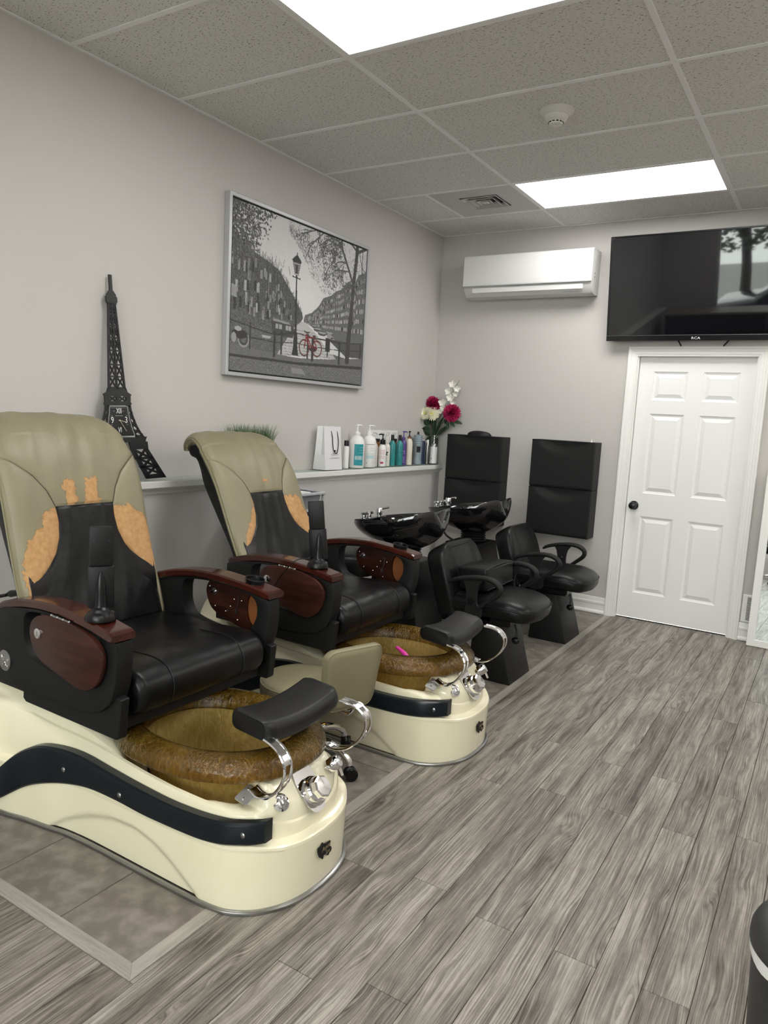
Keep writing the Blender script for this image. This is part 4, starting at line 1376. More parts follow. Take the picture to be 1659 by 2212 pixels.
M['ceramic'] = mat('black_glazed_ceramic', (0.006, 0.006, 0.007), 0.06, spec=0.6, coat=0.6)
def wash_bowl(yc, label, hose):
    t = thing('wash_bowl', label, 'wash basin', (0.78, yc, 0), 0, 'black wash bowls on boxes')
    o = lambda x: x - 0.78
    bx = extr([(o(0.695), 0.0), (o(1.06), 0.0), (o(1.02), 0.25), (o(0.945), 0.575), (o(0.695), 0.575)], -0.165, 0.165, bev=0.004, seg=1)
    b = obj('base_box', bx, M['plastic_smooth'], t, ang=0.5)
    g = box(-0.002, 0.002, -0.128, 0.128, 0, 0.36)
    obj('access_panel', box(-0.0015, 0.003, -0.125, 0.125, 0, 0.40, 0.001, 1).rot('Y', -0.222).mv(o(1.032), 0, 0.155), M['plastic_smooth'], b, ang=0.5)
    n = 96
    def rim(a):
        c, s = math.cos(a), math.sin(a)
        e = 2.5
        x = 0.775 + 0.272 * math.copysign(abs(c) ** (2 / e), c)
        y = 0.248 * math.copysign(abs(s) ** (2 / e), s)
        u = (x - 0.50) / 0.55
        z = 0.782 + 0.085 * u + 0.035 * sstep(0.72, 1.0, u)
        if c > 0.5:
            x += 0.035 * sstep(0.5, 1.0, c) * (1 - sstep(0.03, 0.10, abs(y)) * 0)
            z -= 0.085 * math.exp(-(y / 0.075) ** 2) * sstep(0.85, 1.0, c)
        return np.array([x, y, z])
    R0_ = [rim(2 * PI * k / n) for k in range(n)]
    nk = np.array([0.835, 0.0, 0.640])
    loops = []
    def shell(v, inset):
        row = []
        for p in R0_:
            d = np.array([p[0] - 0.80, p[1]])
            r = np.linalg.norm(d)
            d = d / r
            rr = (r - inset)
            f = 1 - v ** 2.3 * 0.72 - 0.05 * v
            cx = 0.80 + 0.035 * v
            zz = p[2] + (nk[2] - p[2]) * v
            row.append((o(cx + d[0] * rr * f), d[1] * rr * f, zz))
        return row
    for v in (1.0, 0.9, 0.75, 0.6, 0.45, 0.3, 0.18, 0.09, 0.03):
        loops.append(shell(v, 0.0))
    rimrow = [(o(p[0]), p[1], p[2] + 0.006) for p in R0_]
    loops.append([(o(p[0] - 0.004 * math.cos(2 * PI * k / n)), p[1] * 0.985, p[2] + 0.009) for k, p in enumerate(R0_)])
    for v, i in ((0.0, 0.022), (0.06, 0.026), (0.2, 0.03), (0.4, 0.032), (0.6, 0.034), (0.78, 0.036), (0.86, 0.04)):
        loops.append(shell(v, i))
    g = fixn(loft(loops))
    bowl = obj('bowl', g, M['ceramic'], t, ang=0.9)
    bel = []
    for k in range(9):
        bel.append((0.086 + (0.007 if k % 2 else -0.004), 0.577 + 0.009 * k))
    obj('neck_bellows', lathe(bel, 36).mv(o(0.835), 0, 0), M['vinyl'], t, ang=0.9)
    # taps on the rear rim
    dk = obj('tap_deck', box(o(0.515), o(0.600), -0.115, 0.135, 0.786, 0.800, 0.005).rot('Y', -0.15, (o(0.55), 0, 0.79)), M['ceramic'], bowl, ang=0.6)
    tp = lathe([(0.020, 0), (0.020, 0.006), (0.014, 0.010), (0.013, 0.022), (0.024, 0.026), (0.026, 0.034), (0.020, 0.040), (0, 0.042)], 24)
    for y in (-0.070, -0.010):
        g = G(tp.v, tp.f).mv(o(0.560), y, 0.801)
        obj('tap', g.add(tube([(o(0.560), y, 0.830), (o(0.585), y - 0.012, 0.842), (o(0.605), y - 0.02, 0.846)], 0.006, 8)), M['chrome'], bowl, ang=0.6)
    sp = lathe([(0.014, 0), (0.014, 0.010), (0.021, 0.014), (0.022, 0.048), (0.018, 0.056), (0, 0.058)], 24).mv(o(0.575), 0.085, 0.802)
    sp.add(tube([(o(0.575), 0.085, 0.848), (o(0.60), 0.097, 0.856), (o(0.63), 0.105, 0.862)], 0.007, 8))
    obj('spray_head', sp, M['chrome'], bowl, ang=0.6)
    if hose:
        obj('water_hose', tube([(o(0.80), 0.19, 0.70), (o(0.77), 0.205, 0.55), (o(0.74), 0.20, 0.40), (o(0.72), 0.19, 0.08)], 0.007, 8, smooth=20), mat('clear_hose', (0.42, 0.40, 0.36), 0.4), t)
        obj('water_hose', tube([(o(0.79), 0.215, 0.71), (o(0.785), 0.222, 0.55), (o(0.77), 0.22, 0.40), (o(0.74), 0.20, 0.08)], 0.006, 8, smooth=20), mat('dark_hose', (0.05, 0.05, 0.05), 0.5), t)
    else:
        obj('water_hose', tube([(o(0.66), -0.165, 0.70), (o(0.70), -0.185, 0.63), (o(0.76), -0.168, 0.59), (o(0.78), -0.120, 0.578)], 0.007, 8, smooth=20), M['plastic_smooth'], t)
    return t
YS = (-1.805, -0.835)
shampoo_chair(YS[0], 'black leather shampoo chair holding a booster cushion')
shampoo_chair(YS[1], 'empty black leather shampoo chair nearest the white door')
wash_bowl(YS[0], 'black glazed wash bowl just behind the second spa chair', True)
wash_bowl(YS[1], 'black glazed wash bowl in front of the wall cabinets', False)

bc = thing('booster_cushion', 'black leather booster cushion resting on the nearer shampoo chair', 'cushion', (1.37, YS[0] + 0.02, 0.497))
cu = box(-0.085, 0.085, -0.195, 0.195, 0.0, 0.125, 0.012, 3).fn(lambda x, y, z: (x + 0.10 * (z - 0.06) * -0.6, y, z + 0.05 * x + 0.012 * (1 - (y / .195) ** 2) * (z > .06)))
obj('cushion_body', cu, M['leather_soft'], bc, ang=0.8)
e = [(0.0905, -0.187, 0.012), (0.0905, 0.187, 0.012)]
obj('cushion_piping', tube([(0.0885, -0.185, 0.013), (0.0885, 0.185, 0.013)], 0.004, 6), M['leather'], bc)
obj('cushion_piping', tube([(0.0775, y, 0.123 + 0.012 * (1 - (y / .195) ** 2)) for y in np.linspace(-0.185, 0.185, 9)], 0.004, 6), M['leather'], bc)
bc.location.z = 0.500

# ------------------------------------------------------------------ stools and trolley
def caster(parent, x, y, ang):
    g = G()
    for s in (-0.011, 0.011):
        g.add(lathe([(0.012, -0.009), (0.024, -0.009), (0.026, -0.006), (0.026, 0.006), (0.024, 0.009), (0.012, 0.009)], 20).rot('X', PI / 2).mv(0, s, 0.0263))
    g.rot('Z', ang).mv(x, y, 0)
    c = obj('caster', g, M['plastic_smooth'], parent, ang=0.6)
    h = ball(0.027, 0.019, 0.024, 14, 10).mv(-0.006, 0, 0.034).rot('Z', ang).mv(x, y, 0)
    obj('caster_hood', h, M['plastic_smooth'], c)
def stool_base(t, zs, a0, n=5, r=0.215):
    for k in range(n):
        a = a0 + 2 * PI * k / n
        q = r[k] if isinstance(r, list) else r
        c, s, f = q * math.cos(a), q * math.sin(a), 1 / 0.215
        P = [(0.025 * c * f, 0.025 * s * f, 0.118), (0.09 * c * f, 0.09 * s * f, 0.130), (0.155 * c * f, 0.155 * s * f, 0.115), (0.198 * c * f, 0.198 * s * f, 0.082), (0.208 * c * f, 0.208 * s * f, 0.058)]
        lg = obj('leg', tube(P, [0.018, 0.017, 0.015, 0.014, 0.013], 12, smooth=22), M['chrome'], t)
        caster(lg, c, s, a + 0.8)
    obj('column', lathe([(0.030, 0.085), (0.032, 0.10), (0.032, 0.145), (0.024, 0.15), (0.024, 0.20), (0.015, 0.205), (0.015, zs - 0.055), (0.05, zs - 0.052), (0.05, zs - 0.045)], 28), M['chrome'], t, ang=0.6)
def round_seat(t, r, z0, z1, m):
    h = z1 - z0
    pr = [(r * 0.5, z0), (r * 0.93, z0 + 0.002), (r * 0.985, z0 + 0.012), (r, z0 + h * 0.35), (r, z0 + h * 0.62), (r * 0.975, z0 + h * 0.80), (r * 0.90, z0 + h * 0.92), (r * 0.7, z1 - 0.003), (r * 0.35, z1), (0.0, z1)]
    s = obj('seat', lathe(pr, 56), m, t, ang=1.0)
    ring = [(r * 0.985 * math.cos(a), r * 0.985 * math.sin(a), z0 + h * 0.77) for a in np.linspace(0, 2 * PI, 57)]
    obj('seat_piping', tube(ring, 0.0028, 6), m, s)
    return s

st = thing('pedicure_stool', 'low khaki stool with curved backrest on chrome casters between the spa chairs', 'stool', (1.280, -3.372, 0), 0, 'khaki pedicure stools')
stool_base(st, 0.345, 0.05, r=0.245)
round_seat(st, 0.175, 0.292, 0.378, M['khaki'])
# curved back pad with rounded corners
bcx, bcy, ang0 = 0.182, 0.062, -0.33
def pad_loop(ins, t):
    row = []
    for a, z in rrect(-0.140 + ins, 0.140 - ins, ins, 0.262 - ins, 0.045 - ins * .5, 7):
        v = z / 0.262
        row.append((t + 0.024 * (1 - (a / 0.15) ** 2) + 0.035 * (v - 0.5), a * (0.86 + 0.14 * v), 0.268 + z))
    return row
bk = fixn(loft([pad_loop(0.03, -0.020), pad_loop(0.008, -0.019), pad_loop(0.0, -0.012), pad_loop(0.0, 0.012), pad_loop(0.008, 0.019), pad_loop(0.03, 0.021)])).rot('Z', ang0).mv(bcx, bcy, 0)
bp_ = obj('backrest', bk, M['khaki'], st, ang=1.0)
for t in (-0.0155, 0.0155):
    L_ = pad_loop(0.004, t)
    obj('backrest_piping', tube(L_ + L_[:2], 0.0032, 6).rot('Z', ang0).mv(bcx, bcy, 0), M['khaki'], bp_)
ca, sa = math.cos(0.32), math.sin(0.32)
for s in (-0.022, 0.022):
    g = tube([(0.03 * ca - s * sa, 0.03 * sa + s * ca, 0.288), (0.15 * ca - s * sa, 0.15 * sa + s * ca, 0.262), (0.20 * ca - s * sa, 0.20 * sa + s * ca, 0.252), (0.222 * ca - s * sa, 0.222 * sa + s * ca, 0.275)], 0.0065, 8, smooth=20)
    obj('back_support', g, M['chrome'], st)

st2 = thing('pedicure_stool', 'khaki stool mostly hidden behind the nearest spa chair, by the wall', 'stool', (0.335, -3.315, 0), 0, 'khaki pedicure stools')
stool_base(st2, 0.44, 0.5, r=0.118)
round_seat(st2, 0.165, 0.392, 0.500, M['khaki'])

st3 = thing('salon_stool', 'round black padded stool behind the second spa chair', 'stool', (0.655, -2.175, 0), 0)
stool_base(st3, 0.57, 0.2)
round_seat(st3, 0.185, 0.525, 0.660, M['leather_soft'])

M['grey_tub'] = mat('grey_trolley_plastic', (0.235, 0.250, 0.265), 0.42)
M['grey_tub_dark'] = mat('dark_grey_drawer', (0.050, 0.052, 0.058), 0.4)
M['tub_lip'] = mat('pale_grey_lip', (0.45, 0.47, 0.49), 0.4)
tr = thing('trolley', 'grey plastic tray trolley behind the second spa chair', 'trolley', (0.285, -2.302, 0))
for k, zt in enumerate((0.972, 0.835, 0.700, 0.560)):
    a, b = 0.165, 0.176
    rr = lambda i: [(x, y) for x, y in rrect(-a + i, a - i, -b + i, b - i, 0.02, 4)]
    tub = [[(x, y, z) for x, y in rr(i)] for i, z in ((0.030, zt - 0.098), (0.020, zt - 0.012), (0.018, zt - 0.010), (0.021, zt - 0.010), (0.032, zt - 0.095))]
    tb = obj('tray', fixn(loft(tub)), M['grey_tub'] if k % 2 == 0 else M['grey_tub_dark'], tr, ang=0.5)
    lip = [[(x, y, z) for x, y in rr(i)] for i, z in ((0.019, zt - 0.014), (0.0, zt - 0.014), (-0.001, zt - 0.004), (0.001, zt), (0.017, zt), (0.019, zt - 0.006))]
    obj('tray_lip', fixn(loft(lip, cap=False)), M['tub_lip'], tb, ang=0.5)
for sx in (-1, 1):
    for sy in (-1, 1):
        obj('post', box(sx * 0.150 - 0.008, sx * 0.150 + 0.008, sy * 0.160 - 0.008, sy * 0.160 + 0.008, 0.062, 0.958), M['tub_lip'], tr, ang=None)
        caster(tr, sx * 0.145, sy * 0.15, 0.4)
obj('bottom_frame', box(-0.16, 0.16, -0.168, 0.168, 0.054, 0.066, 0.003, 1), M['tub_lip'], tr, ang=0.5)
tbx = thing('small_box', 'small white box with a dark mark lying in the trolley top tray', 'box', (0.325, -2.245, 0.880))
obj('carton', box(-0.06, 0.06, -0.045, 0.045, 0.0, 0.088, 0.001, 1), mat('white_card', (0.78, 0.78, 0.77), 0.6), tbx, ang=0.5)
obj('dark_mark', box(-0.02, 0.02, -0.0456, -0.0452, 0.045, 0.075), M['duct'], tbx, ang=None)

# pink scrubbing brush inside the second foot basin
pb = thing('scrub_brush', 'bright pink scrubbing brush lying in the second foot basin', 'brush', (1.43, Y2 + 0.03, 0.113))
M['pink'] = mat('hot_pink_plastic', (0.78, 0.055, 0.40), 0.35)
hd_ = [(-0.15, 0.10, 0.200), (-0.09, 0.075, 0.185), (-0.03, 0.045, 0.150), (0.02, 0.0, 0.115)]
obj('brush_handle', tube([(x + 0.04, y + .02, z + 0.025) for x, y, z in hd_], [0.007, 0.012, 0.012, 0.016], 12, smooth=24), M['pink'], pb)
obj('brush_head', ball(0.060, 0.032, 0.013, 20, 10).rot('Z', -0.4).mv(0.07, -0.05, 0.105), M['pink'], pb)
br_ = G()
for k in range(90):
    a, r = rnd.uniform(0, 2 * PI), rnd.uniform(0, 1) ** 0.5
    x, y = 0.055 * r * math.cos(a), 0.028 * r * math.sin(a)
    br_.add(tube([(x, y, 0), (x * 1.2, y * 1.3, -0.032)], 0.0016, 4))
bo = obj('bristles', br_.rot('Z', -0.4).mv(0.07, -0.05, 0.098), M['pink'], pb, ang=None)
bo['kind'] = 'stuff'

# ------------------------------------------------------------------ back wall: air conditioner, television, cabinets, mirror, register
M['ac_white'] = mat('white_glossy_plastic', (0.80, 0.80, 0.795), 0.55, spec=0.3)
M['ac_grey'] = mat('warm_white_plastic', (0.66, 0.655, 0.645), 0.4)
ac = thing('air_conditioner', 'white wall mounted split air conditioner above the black cabinets', 'air conditioner', (0.822, -0.1, 2.42))
a = 0.518
sid = [(0.1, 0.0), (0.02, -0.008), (-0.035, 0.004), (-0.07, 0.040), (-0.085, 0.075), (-0.088, 0.10), (-0.088, 0.30), (-0.055, 0.318), (0.04, 0.322), (0.1, 0.322)]
obj('housing', extr(sid, -a, a, 'yz', bev=0.004, seg=2), M['ac_grey'], ac, ang=0.5)
fp = [(-0.088, 0.078), (-0.098, 0.080), (-0.101, 0.090), (-0.101, 0.298), (-0.094, 0.312), (-0.060, 0.322), (-0.056, 0.316), (-0.088, 0.300)]
obj('front_panel', extr(fp, -a - 0.002, a + 0.002, 'yz', bev=0.004, seg=3), M['ac_white'], ac, ang=0.5)
obj('panel_edge', box(-a, a, -0.1025, -0.090, 0.074, 0.0815, 0.002, 1), mat('grey_edge', (0.35, 0.36, 0.36), 0.4), ac, ang=0.5)
fl = extr([(-0.0835, 0.064), (-0.0765, 0.030), (-0.0735, 0.030), (-0.0795, 0.064)], -0.44, 0.455, 'yz')
obj('air_flap', fl.mv(y=-0.0045), M['ac_white'], ac, ang=0.5)
for z in (0.145, 0.118):
    obj('side_screw', lathe([(0.005, 0), (0.005, 0.0012), (0, 0.0012)], 10).rot('Y', PI / 2).mv(a, -0.02, z), M['duct'], ac)
obj('indicator', box(0.30, 0.42, -0.052, -0.048, 0.0085, 0.0105).mv(y=-0.002, z=0.004), mat('grey_print', (0.42, 0.42, 0.42), 0.5), ac, ang=None)

tv = thing('television', 'large black wall mounted television above the white door', 'television', (2.079, -0.078, 2.078))
M['screen'] = mat('dark_glass_screen', (0.004, 0.0045, 0.006), 0.025, spec=0.75)
M['bezel'] = mat('black_gloss_bezel', (0.006, 0.006, 0.007), 0.14)
tw, th = 0.622, 0.728
tilt = lambda g: g.rot('X', 0.152)
obj('screen', tilt(box(-tw + 0.014, tw - 0.014, -0.0005, 0.004, 0.042, th - 0.012)), M['screen'], tv, ang=None)
fo, fi = [(-tw, 0.0), (tw, 0.0), (tw, th), (-tw, th)], [(-tw + 0.013, 0.041), (tw - 0.013, 0.041), (tw - 0.013, th - 0.011), (-tw + 0.013, th - 0.011)]
obj('bezel', tilt(bevel(ring_plate(fo, fi, -0.004, 0.012), 0.002, 1)), M['bezel'], tv, ang=0.5)
obj('trim_line', tilt(box(-tw + 0.004, tw - 0.004, -0.0052, -0.0038, 0.0375, 0.0395)), M['steel'], tv, ang=None)
obj('rear_shell', tilt(loft([[(x, 0.0125, z) for x, z in rrect(-tw + .01, tw - .01, .01, th - .01, .02, 3)], [(x, 0.028, z) for x, z in rrect(-tw + .05, tw - .05, .04, th - .05, .02, 3)]])), M['plastic_matt'], tv, ang=0.5)
obj('wall_bracket', box(-0.22, 0.22, 0.062, 0.0765, 0.20, 0.50).add(box(-0.20, -0.16, -0.028, 0.063, 0.33, 0.37)).add(box(0.16, 0.20, -0.028, 0.063, 0.33, 0.37)), M['plastic_matt'], tv, ang=None)
tx = text('logo', 'RCA', 0.024, mat('white_print', (0.85, 0.85, 0.85), 0.4), tv, (0, -0.0085, 0.0155), (PI / 2 + 0.152, 0, 0), 0.0004, xs=1.25)
for x0, x1 in ((-0.122, -0.098), (0.212, 0.178)):
    obj('bracket_strap', tube([(x0, 0.030, 0.005), (x1, 0.036, -0.035)], 0.005, 6), M['plastic_smooth'], tv)

def shoe_cabinet(x0, x1, z0, z1, label):
    t = thing('wall_cabinet', label, 'cabinet', ((x0 + x1) / 2, -0.085, z0), 0, 'slim black wall cabinets')
    a, h, d = (x1 - x0) / 2, z1 - z0, 0.085
    g = box(-a, a, -d + 0.012, d - 0.0005, 0.0, h, 0.002, 1)
    obj('cabinet_body', g, M['plastic_matt'], t, ang=0.5)
    nx, nz = 44, 34
    P = []
    for j in range(nz + 1):
        z = 0.006 + (h - 0.010) * j / nz
        for i in range(nx + 1):
            x = -a + 0.003 + (2 * a - 0.006) * i / nx
            u = x / (a * 0.86)
            zc = h - 0.01 - 0.105 * max(0.0, 1 - u * u) ** 0.75        # smile shaped dip for the fingers
            dip = 0.020 * sstep(0.0, 1.0, (z - zc) / 0.105) * max(0.0, 1 - u * u) ** 0.6
            P.append((x, -d - 0.004 + dip + 0.003 * (1 if j in (0,) else 0), z))
    g = G(P)
    for j in range(nz):
        for i in range(nx):
            k = j * (nx + 1) + i
            g.f.append((k, k + 1, k + nx + 2, k + nx + 1))
    # edges returning to the body
    k0 = len(g.v)
    bnd = [i for i in range(nx + 1)] + [j * (nx + 1) + nx for j in range(1, nz + 1)] + [nz * (nx + 1) + i for i in range(nx - 1, -1, -1)] + [j * (nx + 1) for j in range(nz - 1, 0, -1)]
    for i in bnd:
        x, y, z = g.v[i]
        g.v.append((x, -d + 0.013 if y < -d + 0.012 else y + 0.004, z))
    nb = len(bnd)
    for k in range(nb):
        l = (k + 1) % nb
        g.f.append((bnd[k], k0 + k, k0 + l, bnd[l]))
    obj('tilting_front', fixn(g), M['plastic_matt'], t, ang=0.8)
    obj('top_lip', box(-a + 0.001, a - 0.001, -d - 0.0055, -d + 0.011, h - 0.0055, h - 0.0003), M['plastic_matt'], t, ang=None)
shoe_cabinet(0.238, 0.728, 0.5915, 0.9520, 'slim black wall cabinet behind the far wash bowl, lower of the corner pair')
shoe_cabinet(0.238, 0.728, 0.9535, 1.3200, 'slim black wall cabinet in the corner carrying a neck rest, upper of the pair')
shoe_cabinet(0.978, 1.472, 0.5915, 0.9580, 'slim black wall cabinet beside the door, lower of the pair')
shoe_cabinet(0.978, 1.472, 0.9595, 1.3245, 'slim black wall cabinet beside the door, upper of the pair')
nr = thing('neck_rest', 'curved black rubber neck rest on top of the corner cabinet', 'neck rest', (0.490, -0.09, 1.3205))
loops = []
for u in np.linspace(-1, 1, 21):
    e = math.sqrt(max(0.02, 1 - u * u))
    loops.append([(0.105 * u, 0.055 * e * y, 0.040 * (e ** 0.8) * z) for y, z in ((-1, 0), (-0.98, 0.45), (-0.75, 0.85), (-0.3, 1.0), (0.2, 0.92), (0.7, 0.65), (1, 0.2), (1, 0))])
obj('rest_pad', fixn(loft(loops)), M['vinyl'], nr, ang=1.0)
pc = obj('nozzle_cap', lathe([(0.007, 0), (0.007, 0.006), (0.0045, 0.010), (0.0025, 0.022), (0, 0.023)], 14), M['ac_white'], None, loc=(1.421, -0.10, 1.325))
tag(pc, 'tiny white pointed cap on top of the cabinet beside the door', 'cap')

mr = thing('leaning_mirror', 'tall white framed mirror leaning beside the door', 'mirror', (2.858, -0.115, 0.0012))
mw, mh, lean_ = 0.235, 1.235, -0.056
fo = [(-mw, 0.0), (mw, 0.0), (mw, mh), (-mw, mh)]
fi = [(-mw + 0.052, 0.048), (mw - 0.052, 0.048), (mw - 0.052, mh - 0.048), (-mw + 0.052, mh - 0.048)]
obj('mirror_frame', bevel(ring_plate(fo, fi, -0.012, 0.010), 0.003, 1).rot('X', lean_), M['white'], mr, ang=0.5)
obj('mirror_glass', box(-mw + 0.050, mw - 0.050, -0.004, 0.002, 0.046, mh - 0.046).rot('X', lean_), mat('mirror_silver', (0.86, 0.90, 0.90), 0.01, metal=1.0), mr, ang=None)

rg = thing('wall_register', 'small white slotted air register low on the wall beside the mirror', 'air register', (2.625, -0.0005, 0.166))
xs_ = 0.066
obj('register_plate', box(-xs_, xs_, -0.010, 0.0, -0.100, 0.097, 0.003, 1), M['white'], rg, ang=0.5)
for k in range(19):
    z = -0.083 + 0.0088 * k
    obj('slot', box(-0.034, 0.045, -0.0106, -0.0098, z, z + 0.0042), M['duct'], rg, ang=None)
rg.location.z = 0.2345
rg.scale = (1, 1, 1.0)

# ------------------------------------------------------------------ waste bin
tb_ = thing('pedal_bin', 'dark grey pedal bin with a white liner at the picture edge', 'bin', (3.12, -3.98, 0))
M['bin'] = mat('dark_grey_bin_plastic', (0.034, 0.034, 0.036), 0.45)
obj('bin_body', lathe([(0.0, 0.0), (0.118, 0.0), (0.121, 0.006), (0.128, 0.18), (0.137, 0.366), (0.1375, 0.372), (0.130, 0.372), (0.12, 0.02), (0, 0.02)], 56), M['bin'], tb_, ang=0.6)
obj('bin_liner', lathe([(0.1405, 0.352), (0.1412, 0.362), (0.1405, 0.374), (0.133, 0.376), (0.130, 0.34)], 56, cap=False).fn(lambda x, y, z: (x, y, z - 0.004 * math.sin(7 * math.atan2(y, x)) * (z < .36))), mat('white_liner', (0.80, 0.80, 0.79), 0.4), tb_, ang=0.8)
obj('bin_lid', lathe([(0.1425, 0.377), (0.1435, 0.385), (0.142, 0.405), (0.134, 0.424), (0.115, 0.438), (0.08, 0.447), (0.04, 0.450), (0, 0.451)], 56), M['bin'], tb_, ang=0.8)
pd = extr(rrect(0.10, 0.205, -0.030, 0.030, 0.024, 6), 0.028, 0.044, 'xy', bev=0.005).rot('Z', PI - 0.58)
obj('pedal', pd, M['bin'], tb_, ang=0.6)

# ------------------------------------------------------------------ framed canal print on the left wall
def paint():
    """flat print: misty canal with trees, lamp post, railings, bollards and a red bicycle; u across, v down"""
    NU, NV = 340, 300
    r = np.random.RandomState(3)
    uu, vv = np.meshgrid((np.arange(NU) + .5) / NU, (np.arange(NV) + .5) / NV)
    I = np.zeros((NV, NU, 3))
    asp = 1.43
    def setm(m, c, a=1.0):
        c = np.array(c if np.ndim(c) else [c] * 3, float)
        I[m] = I[m] * (1 - a) + c * a
    def poly(pts):
        inside = np.zeros(uu.shape, bool)
        n = len(pts)
        for i in range(n):
            (x1, y1), (x2, y2) = pts[i], pts[(i + 1) % n]
            if y1 == y2:
                continue
            c = ((y1 > vv) != (y2 > vv)) & (uu < (x2 - x1) * (vv - y1) / (y2 - y1) + x1)
            inside ^= c
        return inside
    def seg(x1, y1, x2, y2, w, c, a=1.0):
        dx, dy = (x2 - x1) * asp, y2 - y1
        l2 = dx * dx + dy * dy + 1e-12
        px, py = (uu - x1) * asp, vv - y1
        t = np.clip((px * dx + py * dy) / l2, 0, 1)
        d = np.hypot(px - t * dx, py - t * dy)
        setm(d < w, c, a)
    def line(pts, w, c, a=1.0):
        for (p, q) in zip(pts[:-1], pts[1:]):
            seg(*p, *q, w, c, a)
    def ring_(cx, cy, rr, w, c):
        d = np.abs(np.hypot((uu - cx) * asp, vv - cy) - rr)
        setm(d < w, c)
    noise = r.rand(NV, NU)
    I[:] = 0.60 + 0.14 * np.exp(-((uu - .49) / .25) ** 2 - ((vv - .5) / .35) ** 2)[..., None]
    # left bank: facades and bare trees receding to the vanishing point
    top = [(0, .19), (.09, .25), (.2, .29), (.30, .33), (.40, .455), (.478, .565), (.486, .60)]
    m = poly(top + [(.45, .66), (.30, .70), (0, .72)])
    setm(m, .075)
    setm(m & (noise > .66), .17)
    for k in range(260):
        x = r.uniform(0, .47)
        y0 = np.interp(x, [p[0] for p in top], [p[1] for p in top])
        seg(x, y0 + r.uniform(.0, .25), x + r.normal(0, .006), y0 - r.uniform(.0, .075) * (1 - x * 1.5), .0013, r.choice([.05, .08, .13]), .75)
    setm(m & (np.sin(uu * 420 + 8 * np.sin(vv * 60)) > .55) & (noise > .35) & (vv < .62), .045)
    for k in range(95):
        x = r.uniform(0, .42)
        y = r.uniform(.30, .64)
        if y > np.interp(x, [p[0] for p in top], [p[1] for p in top]) + .05:
            h = .030 * (1 - x * 1.6) + .006
            q = (np.abs(uu - x) < h * .22) & (np.abs(vv - y) < h)
            setm(q & m, r.choice([.38, .26, .035, .30, .20]))
    # right bank
    top = [(1, .16), (.93, .20), (.90, .28), (.84, .27), (.78, .34), (.74, .36), (.70, .40), (.64, .43), (.60, .50), (.55, .55), (.50, .575)]
    m = poly([(1, 1)] + top + [(.49, .62), (.60, .66), (.75, .70), (1, .70)])
    m &= vv < .70
    setm(m, .10)
    setm(m & (noise > .6), .17)
    for i in range(len(top) - 1):
        (x1, y1), (x2, y2) = top[i], top[i + 1]
        for j in range(7):
            t = (j + .5) / 7
            a, b = x1 + (x2 - x1) * t, y1 + (y2 - y1) * t
            for rr in range(6):
                yy = b + .02 + (0.62 - b) * (rr + .5) / 6
                s = .012 * (a - .40) + .0015
                setm((np.abs(uu - a) < s * .55) & (np.abs(vv - yy) < s * 1.9) & m, r.choice([.30, .40, .045, .24]))
    setm(poly([(.52, .615), (.62, .635), (1, .66), (1, .71), (.75, .70), (.56, .64)]), .13)
    # water
    m = poly([(.475, .622), (.50, .622), (.56, .66), (.63, .72), (.70, .80), (.92, .83), (.20, .87), (.0, .86), (.0, .72), (.30, .70), (.43, .665)])
    setm(m, .11)
    glint = m & (np.abs(uu - (.49 + (vv - .62) * .25)) < .02 + (vv - .60) * .85)
    setm(glint, .50)
    setm(glint & (noise + .5 * np.sin(vv * 330 + 5 * uu) > .93) & (vv > .68), .20)
    setm(m & ~glint & (noise > .86), .22)
    # boats and quay
    setm(poly([(.26, .655), (.40, .655), (.44, .70), (.41, .745), (.27, .745)]), .065)
    setm(poly([(.275, .638), (.385, .648), (.40, .662), (.275, .655)]), .30)
    for x in (.30, .325, .37, .39):
        setm((np.abs(uu - x) < .009) & (np.abs(vv - .685) < .014), .36)
    setm(poly([(.20, .755), (.265, .758), (.25, .775), (.205, .772)]), .42)
    for x, y, w in ((.60, .655, .03), (.64, .675, .035), (.70, .665, .03), (.575, .64, .018), (.72, .69, .02)):
        setm((((uu - x) / w) ** 2 + ((vv - y) / (w * .45)) ** 2) < 1, .07)
        setm((((uu - x) / w) ** 2 + ((vv - y + .006) / (w * .2)) ** 2) < 1, .34)
    setm(poly([(.68, .70), (1, .70), (1, .80), (.85, .81)]), .085)
    # pavement, kerb and cobbled street
    m = poly([(0, .835), (.30, .862), (.46, .868), (.70, .845), (1, .80), (1, .87), (.46, .90), (0, .905)])
    setm(m, .13)
    setm(m & (noise > .6), .18)
    setm(poly([(0, .900), (.46, .896), (1, .862), (1, .885), (.46, .915), (0, .918)]), .045)
    m = poly([(0, .916), (.46, .914), (1, .884), (1, 1), (0, 1)])
    setm(m, .155)
    her = np.sin(uu * 250 + 14 * np.abs(((vv * 46) % 2) - 1)) * np.sin(vv * 300 + 12 * np.sin(uu * 40))
    setm(m & (her > .25), .085)
    setm(m & (noise > .82), .24)
    setm(poly([(.41, .938), (.49, .938), (.52, .972), (.42, .975)]), .26)
    # parked scooter on the left
    ring_(.085, .805, .042, .007, .30)
    ring_(.085, .80, .034, .006, .05)
    setm((((uu - .06) / .05) ** 2 + ((vv - .775) / .028) ** 2) < 1, .035)
    setm((((uu - .05) / .022) ** 2 + ((vv - .745) / .014) ** 2) < 1, .40)
    setm((((uu - .025) / .015) ** 2 + ((vv - .80) / .03) ** 2) < 1, .32)
    # railings
    line([(0, .70), (.15, .725), (.29, .742), (.43, .705), (.60, .715), (.80, .715), (1, .69)], .0036, .035)
    line([(.12, .785), (.29, .79), (.43, .77), (.60, .775), (.80, .77), (1, .745)], .0030, .035)
